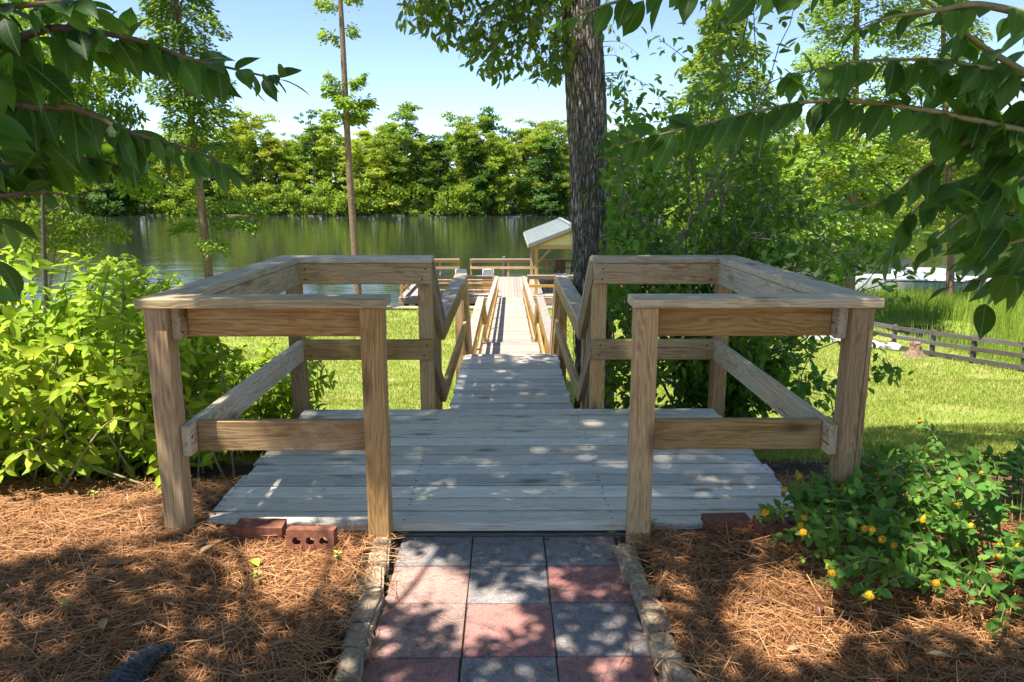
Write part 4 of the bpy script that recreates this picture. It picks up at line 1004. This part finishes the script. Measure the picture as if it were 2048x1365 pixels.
for (x, y) in FPX:
    Y0 = np.interp(y, [840, 950, 1060, 1200], [.75, .15, -.35, -.72]) + RNG.uniform(-.03, .03)
    tip = atY(x, y, Y0 - .08); tip[2] = max(tip[2], float(ground(tip[0], tip[1])) + .03)
    base = tip * .55 + lb * .45; base[2] = float(ground(base[0], base[1])); lant_stem(base, tip, True)
st.build('stem', M_TWIG_G, root, 'stuff')
P = np.array(P); P[:, 2] = np.maximum(P[:, 2], ground(P[:, 0], P[:, 1]) + .012)
print('lantana leaves', len(P))
leaves(P, np.array(D), np.array(Nn), np.array(L), T_LAN, ML_LANT, root, 300)
bm = bmesh.new()
for k in range(26):
    ph = math.acos(1 - 0.95 * (k + .5) / 26); th = k * 2.399
    n_ = Vector((math.sin(ph) * math.cos(th), math.sin(ph) * math.sin(th), math.cos(ph)))
    Mx = Matrix.Translation(n_ * .017) @ n_.to_track_quat('Z', 'Y').to_matrix().to_4x4()
    bmesh.ops.create_cone(bm, cap_ends=True, segments=5, radius1=.0025, radius2=.0062, depth=.006, matrix=Mx)
fm = bpy.data.meshes.new('flower_cluster'); bm.to_mesh(fm); bm.free(); fm.materials.append(M_FLOWER)
for p, d in FL:
    obj('flower_cluster', fm, None, root, p, Vector(d + np.array([0, -.2, .9])).to_track_quat('Z', 'Y').to_matrix(), RNG.uniform(.5, .8))
# ------------------------------------------------------------------ cypresses on this shore
def cypress(name, path_px, Yd, r0, r1, tiers, label, mat_t=None, seed=0, tpl=None, ml=None, cat='tree', leafL=(.12, .24)):
    """path_px trunk in the photograph at depth Yd; tiers: list of (px, py, dir_x, length, n) sprays starting on the trunk"""
    rg = np.random.default_rng(seed)
    pts = np.array([atY(x, y, Yd) for x, y in path_px]); gz_ = max(float(ground(pts[0][0], Yd)), WATER - .6) if Yd < SHORE_Y else WATER - .6
    pts[0][2] = gz_ - .15
    root = empty(name, (pts[0][0], Yd, gz_), label, cat)
    c = bez(pts, 40); tt = Tubes(); tt.add(c, r0, r1, 9); tt.build('trunk', mat_t or M_CYPT, root)
    br = Tubes(); P, D, Nn, L = [], [], [], []
    for (py, ang, ln, droop, nl) in tiers:
        nl = int(nl * 1.9)
        # point on trunk at that picture height
        xs_, ys_, _ = project(c); i = int(np.argmin(np.abs(ys_ - py))); s = c[i]
        dh = np.array([math.cos(ang), math.sin(ang), 0]); e = s + dh * ln + np.array([0, 0, -droop * ln + .12 * ln]); m = s + dh * ln * .5 + np.array([0, 0, .14 * ln])
        q = bez([s, m, e], 12); br.add(q, max(.012, r1 * .35) , .005, 4)
        lat = np.array([-dh[1], dh[0], 0])
        t = rg.uniform(.18, 1.0, nl) ** .8; k = np.minimum((t * 11).astype(int), 11)
        wdt = ln * .30 * np.sin(np.clip(t, .1, 1) * 2.6)[:, None] * rg.uniform(-1, 1, (nl, 1))
        p = q[k] + lat * wdt + rg.normal(0, 1, (nl, 3)) * (.06, .06, .11) - np.abs(rg.normal(0, .08, (nl, 1))) * (0, 0, 1)
        P.append(p); D.append(dh * .6 + lat * np.sign(wdt) * rg.uniform(.2, 1, (nl, 1)) + rg.normal(0, .25, (nl, 3)) - (0, 0, .25)); Nn.append(rg.normal(0, .65, (nl, 3)) + (0, -.3, 1)); L.append(rg.uniform(*leafL, nl))
    br.build('branch', mat_t or M_CYPT, root, 'stuff')
    leaves_joined('crown', np.concatenate(P), np.concatenate(D), np.concatenate(Nn), np.concatenate(L), tpl or T_LOW, ml or ML_CYP, root)
    return root
rg = np.random.default_rng(5)
tiers = []
for py in np.arange(-200, 330, 17): tiers += [(py + rg.uniform(-6, 6), a + rg.uniform(-.5, .5), rg.uniform(1.1, 1.9) * (0.55 + 0.45 * min(1, (py + 260) / 400)), rg.uniform(.05, .3), 95) for a in (0, 2.1, 4.2)]
tiers += [(440, 0.2, 2.3, .15, 330), (470, .0, 2.0, .1, 260), (455, 3.0, 1.2, .2, 140), (480, -.9, 1.6, .1, 180), (420, 2.2, 1.3, .2, 120)]
cypress('bald_cypress', [(420, 560), (402, 400), (380, 220), (362, 80), (345, -60), (335, -220)], 25.6, .17, .05, tiers, 'feathery bald cypress with reddish leaning trunk at the left lawn edge', seed=1)
tiers = [(235, 0.1, .75, .0, 210), (225, 3.2, .9, .0, 150), (205, .6, 1.05, -.1, 230), (190, 2.7, .9, -.35, 150), (175, .3, .7, -.4, 150), (215, -1.5, .8, 0, 150), (240, 1.6, .6, 0, 100), (165, 3.5, .6, -.5, 80), (80, 3.1, .8, -.1, 70), (60, 0.2, .5, 0, 50), (20, 3.0, .9, -.1, 90), (5, 0, .7, 0, 70), (-60, 1, 1.2, 0, 120), (-90, 3, 1.2, 0, 120), (-120, 5, 1.2, 0, 120)]
cypress('slender_cypress', [(718, 600), (708, 480), (698, 330), (690, 180), (684, 60), (678, -40), (672, -160)], 26.4, .155, .07, tiers, 'slender nearly bare cypress trunk with one small leafy tuft', seed=2, mat_t=M_CYPT)
tiers = []
for py in np.arange(20, 520, 20): tiers += [(py + rg.uniform(-6, 6), a + rg.uniform(-.6, .6), (0.5 + 2.1 * min(1, (py - 10) / 260)) * rg.uniform(.75, 1.15), rg.uniform(.0, .3), 120) for a in (0, 2.1, 4.2)]
cypress('pointed_cypress', [(1448, 640), (1446, 400), (1442, 200), (1440, 60), (1440, 10)], 24.5, .16, .02, tiers, 'pale green pointed cypress showing above the dark shrub', seed=3)
tiers = []
for py in np.arange(-240, 520, 20): tiers += [(py + rg.uniform(-6, 6), a + rg.uniform(-.6, .6), 2.6 * rg.uniform(.6, 1.1) * (.6 + .4 * min(1, (py + 240) / 300)), rg.uniform(.0, .35), 110) for a in (0, 2.1, 4.2)]
cypress('riverside_cypress', [(1702, 590), (1704, 480), (1708, 300), (1712, 100), (1716, -120), (1718, -280)], 25.5, .20, .05, tiers, 'tall cypress with orange brown trunk behind the right deck corner', seed=4)
tiers = []
for py in np.arange(-160, 470, 20): tiers += [(py + rg.uniform(-6, 6), a + rg.uniform(-.6, .6), 2.5 * rg.uniform(.6, 1.1), rg.uniform(.0, .35), 90) for a in (.5, 2.6, 4.7)]
cypress('far_right_cypress', [(1905, 600), (1900, 420), (1890, 200), (1885, 0), (1880, -180)], 31.5, .20, .05, tiers, 'pale cypress behind the right hand overhanging leaves', seed=9)
# broad light green tree at far left with low branches over the water
def broad_tree(name, base, clumps, r0, nleaf, leafL, ml, label, seed, mt=None):
    rg = np.random.default_rng(seed); base = np.array(base, float)
    root = empty(name, base, label, 'tree'); tr = Tubes(); topz = max(cc[0][2] for cc in clumps)
    ctr = np.mean([cc[0] for cc in clumps], 0); ax = bez([base - (0, 0, .2), (base * .6 + ctr * .4) * (1, 1, 0) + (0, 0, base[2] * .5 + topz * .5 - .5), np.array([ctr[0], ctr[1], topz])], 16)
    tr.add(ax, r0, r0 * .25, 8); tr.build('trunk', mt or M_BRANCH, root)
    br = Tubes(); P, D, Nn, L = [], [], [], []
    for (cc, rad) in clumps:
        cc = np.array(cc); i = int(np.argmin(np.abs(ax[:, 2] - (cc[2] - .8)))); s = ax[max(2, min(i, 13))]
        br.add(bez([s, (s + cc) / 2 + (0, 0, .3), cc], 8), r0 * .3, .015, 5)
        n_ = int(nleaf * rad ** 2); u = unit(rg.normal(size=(n_, 3))) * (rg.random((n_, 1)) ** .4) * rad * (1, 1, .62)
        P.append(cc + u); D.append(rg.normal(size=(n_, 3)) - (0, 0, .3)); Nn.append(rg.normal(0, .55, (n_, 3)) + (0, 0, 1)); L.append(rg.uniform(*leafL, n_))
    br.build('limb', mt or M_BRANCH, root, 'stuff')
    leaves_joined('crown', np.concatenate(P), np.concatenate(D), np.concatenate(Nn), np.concatenate(L), T_LOW, ml, root)
    return root
Yd = 24.0
cl = [(atY(x, y, Yd + rg.uniform(-1.6, 1.6)), r) for x, y, r in [(30, 60, 1.1), (90, 120, 1.2), (150, 190, 1.1), (230, 160, .9), (60, 200, 1.2), (140, 250, 1.1), (240, 230, .9), (40, 290, 1.3), (200, 320, 1.1), (260, 300, .8), (-40, 120, 1.4), (-60, 250, 1.5), (110, 20, 1.0), (180, 60, .8), (20, 0, 1.2), (120, 340, 1.1), (-120, 60, 1.5), (280, 370, .8)]]
gx = atY(60, 400, Yd)[0]
broad_tree('willowy_tree', (gx, Yd, float(ground(gx, Yd))), cl, .10, 620, (.18, .30), ML_CYP, 'broad light green tree filling the upper left behind the dark leaves', 21, M_CYPD)
Yd = 25.5
cl = [(atY(x, y, Yd + rg.uniform(-.8, .8)), r) for x, y, r in [(40, 440, .9), (100, 430, .9), (160, 450, .8), (210, 460, .7), (130, 480, .8), (60, 490, .8), (240, 470, .45), (180, 500, .6), (-10, 430, 1.0)]]
gx = atY(70, 480, Yd)[0]
broad_tree('waterside_bush', (gx, Yd, float(ground(gx, Yd))), cl, .09, 700, (.13, .22), ML_FAR[1], 'darker spreading tree low over the water behind the yellow bush', 22)

# ------------------------------------------------------------------ far bank wood
def far_variant(kind, seed, H):
    rg = np.random.default_rng(seed); P, D, Nn, L = [], [], [], []; tr = Tubes()
    tr.add(bez([(0, 0, -.6), (rg.normal(0, .2), 0, H * .5), (rg.normal(0, .4), rg.normal(0, .3), H * .88)], 10), .2, .05, 6)
    ncl = {'round': 95, 'column': 110, 'flat': 80, 'thin': 36}[kind]
    ph = rg.uniform(0, 6.28, 4)
    for k in range(ncl):
        t = rg.random()
        if kind == 'round': z = H * (.22 + .76 * t); R_ = 3.3 * math.sin(math.pi * min(.97, .22 + .75 * t)) + .3; rad = rg.uniform(.45, .95)
        elif kind == 'column': z = H * (.03 + .92 * t); R_ = 2.6 * (1 - .5 * t ** 4); rad = rg.uniform(.4, .9)
        elif kind == 'flat': z = H * (.35 + .63 * t ** .6); R_ = 3.6 * (.35 + .65 * t); rad = rg.uniform(.45, .85)
        else: z = H * (.45 + .53 * t); R_ = 1.5; rad = rg.uniform(.3, .6)
        a = rg.uniform(0, 6.283); R_ *= rg.random() ** .5 * (1 + .45 * math.sin(2 * a + ph[0] + z * .6) + .35 * math.sin(3 * a + ph[1] - z * .8))
        cc = np.array([math.cos(a) * R_, math.sin(a) * R_, z + rg.normal(0, .3)])
        if k % 4 == 0: tr.add(np.linspace([0, 0, z - .9], cc, 4), .05, .02, 4)
        n_ = int(120 * rad * rad) + 8; u = unit(rg.normal(size=(n_, 3))) * rg.random((n_, 1)) ** .45 * rad * (1.25, 1.25, .6)
        P.append(cc + u); D.append(rg.normal(size=(n_, 3))); Nn.append(rg.normal(0, .7, (n_, 3)) + (-.2, -.5, 1)); L.append(rg.uniform(.22, .42, n_))
    P, D, Nn, L = map(np.concatenate, (P, D, Nn, L)); R = frames(D, Nn); V0, Q0 = T_QUAD
    V = np.einsum('nij,kj->nki', R, V0) * L[:, None, None] + P[:, None]; Q = Q0[None] + (np.arange(len(P)) * 4)[:, None, None]
    crown = (V.reshape(-1, 3), Q.reshape(-1, 4), np.repeat(rg.random(len(P)), 4))
    trunk = (np.concatenate(tr.V), np.concatenate(tr.Q)); return trunk, crown
VAR = []
for kind, seed, mi, H in (('round', 1, 1, 18), ('round', 2, 0, 17), ('column', 3, 0, 16), ('column', 4, 0, 14), ('column', 5, 1, 15), ('flat', 6, 0, 18), ('flat', 7, 1, 19), ('thin', 8, 2, 18), ('column', 9, 2, 13), ('round', 10, 2, 16)):
    t, cr = far_variant(kind, seed, H)
    VAR.append((fast_mesh('trunk', t[0], t[1], M_FART, True), fast_mesh('crown', cr[0], cr[1], ML_FAR[mi], False, cr[2]), kind, H))
def far_tree(vi, x, y, h, label, group=None, name='swamp_tree', rz=None):
    tm, cm, kind, H = VAR[vi]; s = h / H
    e = empty(name, (x, y, WATER + .3), label, 'tree', group)
    R = Matrix.Rotation(random.uniform(0, 6.28) if rz is None else rz, 3, 'Z')
    sc_ = (s * random.uniform(1.05, 1.55),) * 2 + (s,)
    obj('trunk', tm, None, e, e.location, R, sc_); obj('crown', cm, None, e, e.location, R, sc_)
px2x = lambda px, Y: atY(px, 400, Y)[0]
far_tree(0, px2x(815, 156), 156, 22.5, 'tall round topped tree standing highest on the far bank', name='round_topped_tree', rz=1)
far_tree(6, px2x(935, 158), 158, 20.5, 'flat topped cypress right of the tallest far bank tree', name='flat_topped_cypress')
far_tree(9, px2x(975, 162), 162, 21.5, 'dark topped tree just behind the flat topped far cypress', name='dark_topped_tree')
far_tree(7, px2x(628, 155), 155, 21.5, 'thin sparse tree left of the bare trunk on the far bank', name='sparse_tree')
far_tree(5, px2x(510, 157), 157, 21.5, 'spreading tree at the left end of the visible far bank', name='spreading_tree')
far_tree(7, px2x(1005, 157), 157, 18.5, 'thin leaning snag like tree right of centre on the far bank', name='thin_tree')
far_tree(6, px2x(1095, 158), 158, 19.5, 'flat topped tree beside the big trunk on the far bank', name='far_cypress')
G = 'second row trees of the far bank'
for x in np.arange(-125, 126, 3.6):
    far_tree(random.choice([2, 3, 4, 1, 9, 8, 1]), x + random.uniform(-1.5, 1.5), 155 + random.uniform(-.8, 3), random.uniform(9, 16.5), 'bushy tree in the front row at the far water edge', 'front row trees of the far bank')
for x in np.arange(-130, 131, 3.9):
    far_tree(random.choice([1, 1, 5, 0, 6, 9]), x + random.uniform(-2, 2), 162 + random.uniform(0, 5), random.uniform(14, 19.5), 'taller tree behind the front row of the far bank wood', G)
for x in np.arange(-140, 141, 4.4):
    far_tree(random.choice([1, 0, 4, 5, 1]), x + random.uniform(-2, 2), 172 + random.uniform(0, 8), random.uniform(15, 18.5), 'tree deep in the wood behind the far bank', 'rearmost trees of the far bank')
# bank thicket
P, L, n_ = [], [], 900
for k in range(n_):
    x = RNG.uniform(-130, 130); e = FB + 2.0 * math.sin(x * 0.05) + 1.2 * math.sin(x * 0.21); rad = RNG.uniform(.6, 1.5)
    cc = np.array([x, e + RNG.uniform(.2, 3.5), WATER + .3 + RNG.uniform(.1, 1) ** 1.6 * 6]); m = int(60 * rad * rad)
    P.append(cc + rv(m) * RNG.random((m, 1)) ** .4 * rad * (1.2, 1, .9)); L.append(RNG.uniform(.3, .55, m))
for k in range(1500):     # undergrowth between the trunks further back
    x = RNG.uniform(-135, 135); rad = RNG.uniform(.7, 1.6); cc = np.array([x, RNG.uniform(164, 186), WATER + .5 + RNG.uniform(0, 1) * 14]); m = int(26 * rad * rad)
    P.append(cc + rv(m) * RNG.random((m, 1)) ** .4 * rad); L.append(RNG.uniform(.45, .8, m))
P, L = np.concatenate(P), np.concatenate(L); od = RNG.permutation(len(P)); P, L = P[od], L[od]; P[:, 2] = np.maximum(P[:, 2], WATER + .05); h = len(P) // 2
for k, (a, b, ml) in enumerate(((0, h, ML_FAR[0]), (h, len(P), ML_FAR[1]))):
    o = leaves_joined('bank_thicket', P[a:b], rv(b - a), rv(b - a) * .7 + (0, 0, 1), L[a:b], T_QUAD, ml, None)
    tag(o, ['bright leafy thicket along the far water line', 'deeper green thicket along the far water line'][k], 'shrubs', kind='stuff')

# ------------------------------------------------------------------ low fence, rocks, stump, stake and boat at right
FX = lambda y: 12.0 - (y - 13.9) * .22
fe = empty('ranch_fence', (FX(15), 15, float(ground(FX(15), 15))), 'low dark three rail wooden fence along the right edge of the lawn', 'fence')
fy = [9.4, 11.0, 12.5, 13.9, 15.3, 16.6, 18.0, 19.4]
for i, y in enumerate(fy):
    z = float(ground(FX(y), y)); board('post', (FX(y) + .07, y, z - .4), (FX(y) + .07, y, z + .72), .1, .1, M_DARKW, fe, up=(0, -1, 0))
    if i:
        y0 = fy[i - 1]; z0 = float(ground(FX(y0), y0))
        for hgt in (.64, .38, .10): board('rail', (FX(y0), y0 + .004, z0 + hgt), (FX(y), y - .004, z + hgt), .035, .11, M_DARKW, fe)
def rock_mesh(seed):
    bm = bmesh.new(); bmesh.ops.create_icosphere(bm, subdivisions=2, radius=1); rs = random.Random(seed)
    for v in bm.verts: v.co *= 1 + rs.uniform(-.22, .18); v.co.z *= .65
    me = bpy.data.meshes.new('shore_rock'); bm.to_mesh(me); bm.free(); me.materials.append(M_ROCK); return me
RM = [rock_mesh(i) for i in range(6)]
for k in range(46):
    t = RNG.random(); x = 8.6 + 2.5 * t + RNG.normal(0, .12); y = 20.6 - 2.6 * t + RNG.normal(0, .35); s = RNG.uniform(.09, .24)
    tag(obj('shore_rock', RM[k % 6], None, None, (x, y, float(ground(x, y)) + s * .3), Matrix.Rotation(RNG.uniform(0, 6), 3, 'Z'), s), 'pale rock in the row of stones at the far end of the fence', 'rock', 'pale stones along the lawn edge')
sx_, sy_ = atZ(1945, 706, -2.95)[:2]; sx_ = min(sx_, FX(sy_) - .5); sz = float(ground(sx_, sy_))
bm = bmesh.new(); rs = random.Random(3)
for i in range(9):
    for k in range(14):
        a = k / 14 * 6.2832; zr = i / 8; r = .13 + .30 * (1 - zr) ** 3 * (.45 + .55 * abs(math.sin(a * 2.5))) + rs.uniform(-.012, .012)
        bm.verts.new((r * math.cos(a), r * math.sin(a), zr * .42 + (rs.uniform(-.04, .04) if i == 8 else 0)))
bm.verts.ensure_lookup_table()
for i in range(8):
    for k in range(14): bm.faces.new([bm.verts[j] for j in (i * 14 + k, i * 14 + (k + 1) % 14, (i + 1) * 14 + (k + 1) % 14, (i + 1) * 14 + k)])
bm.faces.new([bm.verts[8 * 14 + k] for k in range(14)])
me = bpy.data.meshes.new('tree_stump'); bm.to_mesh(me); bm.free()
tag(obj('tree_stump', me, M_CYPT, None, (sx_, sy_, sz - .03)), 'small flared reddish tree stump beside the low fence', 'stump')
p = atY(1969, 665, 21.0); zz = float(ground(p[0], 21)); o = board('wooden_stake', (p[0], 21, zz - .3), (p[0], 21, p[2] + .75), .11, .11, M_DARKW, None, up=(0, -1, 0), b=.02)
tag(o, 'short dark stake standing in the marsh grass behind the fence', 'stake')
# white motorboat
bp = np.array([22.8, 37.5, WATER]); boat = empty('motorboat', bp, 'white motorboat moored beyond the marsh grass at the right edge', 'boat')
secs = []
for t in np.linspace(0, 1, 11):
    hw = 1.15 * (1 - (1 - t) ** 3.2) if t < .75 else 1.15 - .12 * (t - .75) / .25
    sh = 0.95 - .25 * t; kz = -.25 + .5 * max(0, .25 - t) * 3
    secs.append([(-4.2 + 8.4 * t, s * w_ * max(hw, .02), z) for s, w_, z in ((-1, .96, sh), (-1, 1, sh - .1), (-1, .82, .12 + kz * .3), (0, 0, kz), (1, .82, .12 + kz * .3), (1, 1, sh - .1), (1, .96, sh))])
V = [v for s in secs for v in s]; Fc = []
for i in range(10):
    for k in range(6): a = i * 7 + k; Fc.append((a, a + 7, a + 8, a + 1))
    Fc.append((i * 7 + 6, i * 7 + 13, i * 7 + 7, i * 7))
Fc.append(tuple(70 + k for k in range(7)))
M_HULL = plain('white_gelcoat', (0.80, 0.80, 0.79), .25, .5); M_TRIM = plain('dark_trim', (.03, .03, .035), .4)
obj('hull', raw('hull', V, Fc, M_HULL, False), None, boat, bp)
board('rub_rail', bp + (-2.6, -1.16, .72), bp + (4.2, -1.06, .62), .05, .07, M_TRIM, boat)
board('cabin', bp + (-1.4, 0, 1.0), bp + (1.4, 0, .95), 1.5, .55, M_HULL, boat, b=.1)
board('windscreen', bp + (-1.45, -.0, 1.28), bp + (-1.0, 0, 1.75), 1.4, .04, M_TRIM, boat, b=.01)
board('outboard_motor', bp + (4.3, 0, -.2), bp + (4.35, 0, 1.15), .35, .4, M_TRIM, boat, up=(0, -1, 0), b=.06)

# ------------------------------------------------------------------ alligator ornament, bottom left
gzv = float(ground(-.95, -.85)) - 0.0
G0 = [atZ(x, y, gzv + .03) for x, y in ((346, 1293), (318, 1306), (290, 1325), (262, 1352), (240, 1385))]
dirn = unit(G0[-1] - G0[-2]); cur = G0[-1]
for k in range(9): cur = cur + unit(dirn + np.array([-.05 * k * .3, -.02, 0])) * .085; G0.append(cur.copy())
NG = 300; c = bez(G0, NG); S = np.linspace(0, 1, NG); hwid = np.interp(S, [0, .1, .35, .55, .75, .86, .93, 1], [.010, .028, .050, .066, .072, .045, .042, .018]); hhgt = hwid * np.interp(S, [0, .5, 1], [1.0, .75, .6])
seg = 36; V = []; Fc = []
tan = unit(np.gradient(c, axis=0)); lat = unit(np.cross(tan, (0, 0, 1)))
arc = np.concatenate([[0], np.cumsum(np.linalg.norm(np.diff(c, axis=0), axis=1))])
for i in range(NG):
    saw = (arc[i] / .021) % 1.0
    for k in range(seg):
        a = 2 * math.pi * k / seg; cz = math.sin(a); r = 1.0
        if cz > -.1:   # rows of keeled scutes
            row = abs(math.sin((a - math.pi / 2) * 4.5 + math.pi / 2)) ** 1.5
            r += (.10 + .26 * row) * (saw ** 1.5) * (1 if S[i] < .84 else .3)
        V.append(c[i] + lat[i] * math.cos(a) * hwid[i] * r + np.array([0, 0, 1]) * cz * hhgt[i] * r)
for i in range(NG - 1):
    for k in range(seg): Fc.append((i * seg + k, i * seg + (k + 1) % seg, (i + 1) * seg + (k + 1) % seg, (i + 1) * seg + k))
Fc.append(tuple(range(seg))[::-1]); Fc.append(tuple((NG - 1) * seg + k for k in range(seg)))
n0 = len(V)
for i, s in ((157, 1), (157, -1), (243, 1), (243, -1)):
    pts = [c[i] + lat[i] * s * hwid[i] * .7, c[i] + lat[i] * s * (hwid[i] + .035) + tan[i] * .02 - (0, 0, .01), c[i] + lat[i] * s * (hwid[i] + .05) + tan[i] * .06 - (0, 0, .03)]
    T_ = Tubes(); T_.add(bez(pts, 6), .022, .012, 6); off = len(V); V += list(T_.V[0]); Fc += [tuple(int(q) + off for q in f) for f in T_.Q[0]]; Fc.append(tuple(off + 30 + k for k in range(6)))
al = np.array([c[107][0], c[107][1], gzv])
tag(obj('alligator_ornament', raw('alligator_ornament', [np.array(v) - al for v in V], Fc, plain('painted_gator', (0.045, 0.052, 0.060), .4, .5, 0, .35, 60), False), None, None, al), 'dark scaly alligator garden ornament with its tail on the straw', 'ornament')

# ------------------------------------------------------------------ fallen leaves and sprouts
lm = fast_mesh('fallen_leaf', *T_BER, ML_DEAD, True); lg = fast_mesh('fallen_leaf', *T_MYR, ML_LIME, True)
def fallen(px, py, L_, me, label, group=None, z=None):
    q = atZ(px, py, -.04 if z is None else z); zz = float(ground(q[0], q[1])) + .022 if z is None else z + .004
    tag(obj('fallen_leaf', me, None, None, (q[0], q[1], zz), Matrix.Rotation(RNG.uniform(0, 6.28), 3, 'Z') @ Matrix.Rotation(RNG.uniform(-.3, .3), 3, 'X') @ Matrix.Rotation(-.15, 3, 'Y'), L_), label, 'leaf', group)
fallen(505, 1125, .075, lg, 'pale lime leaf lying on the straw in the left sun patch')
fallen(645, 978, .035, lg, 'small green leaf lying on the deck boards', z=DZ)
for x, y in ((55, 1208), (320, 1218), (470, 1288), (585, 1285), (140, 1010), (250, 1150), (640, 1180), (1330, 1100), (1490, 1210), (1640, 1220), (1690, 1180), (1850, 1330), (1600, 1300), (1420, 1300), (210, 1260), (90, 1120), (400, 1120)):
    fallen(x, y, RNG.uniform(.05, .085), lm, 'curled tan dead leaf lying on the pine straw', 'dead leaves on the straw')
for x, y in ((800, 1078), (830, 1076), (1100, 1079), (1180, 1078), (1310, 1345), (1290, 1355), (1215, 1160)):
    fallen(x, y, RNG.uniform(.03, .06), lm, 'small dry leaf lying on the paver path', 'dry leaves on the pavers', z=PZ + .002)
SPR = fast_mesh('leaf', *T_LAN, ML_LIME, True)
for x, y, lab in ((675, 1115, 'tiny green sprout in the straw beside the left edging'), (190, 1002, 'tiny green sprout in the straw near the yellow bush'), (515, 1160, 'tiny green sprout below the lime leaf in the straw'), (1307, 1045, 'tiny green sprout at the foot of the right gate post'), (135, 1240, 'tiny green sprout in the shaded straw at lower left')):
    q = atZ(x, y, -.03); zz = float(ground(q[0], q[1])); e = empty('sprout', (q[0], q[1], zz), lab, 'sprout'); T_ = Tubes(); T_.add(np.array([[q[0], q[1], zz], [q[0] + .004, q[1], zz + .03], [q[0], q[1], zz + .055]]), .0015, .001, 4); T_.build('stem', M_TWIG_G, e)
    for k in range(6):
        d = np.array([math.cos(k * 2.2), math.sin(k * 2.2), .35]); R = frames(d[None], np.array([[0, 0, 1.]]))[0]
        obj('leaf', SPR, None, e, (q[0], q[1], zz + .03 + .005 * k), Matrix(R.tolist()), .022)
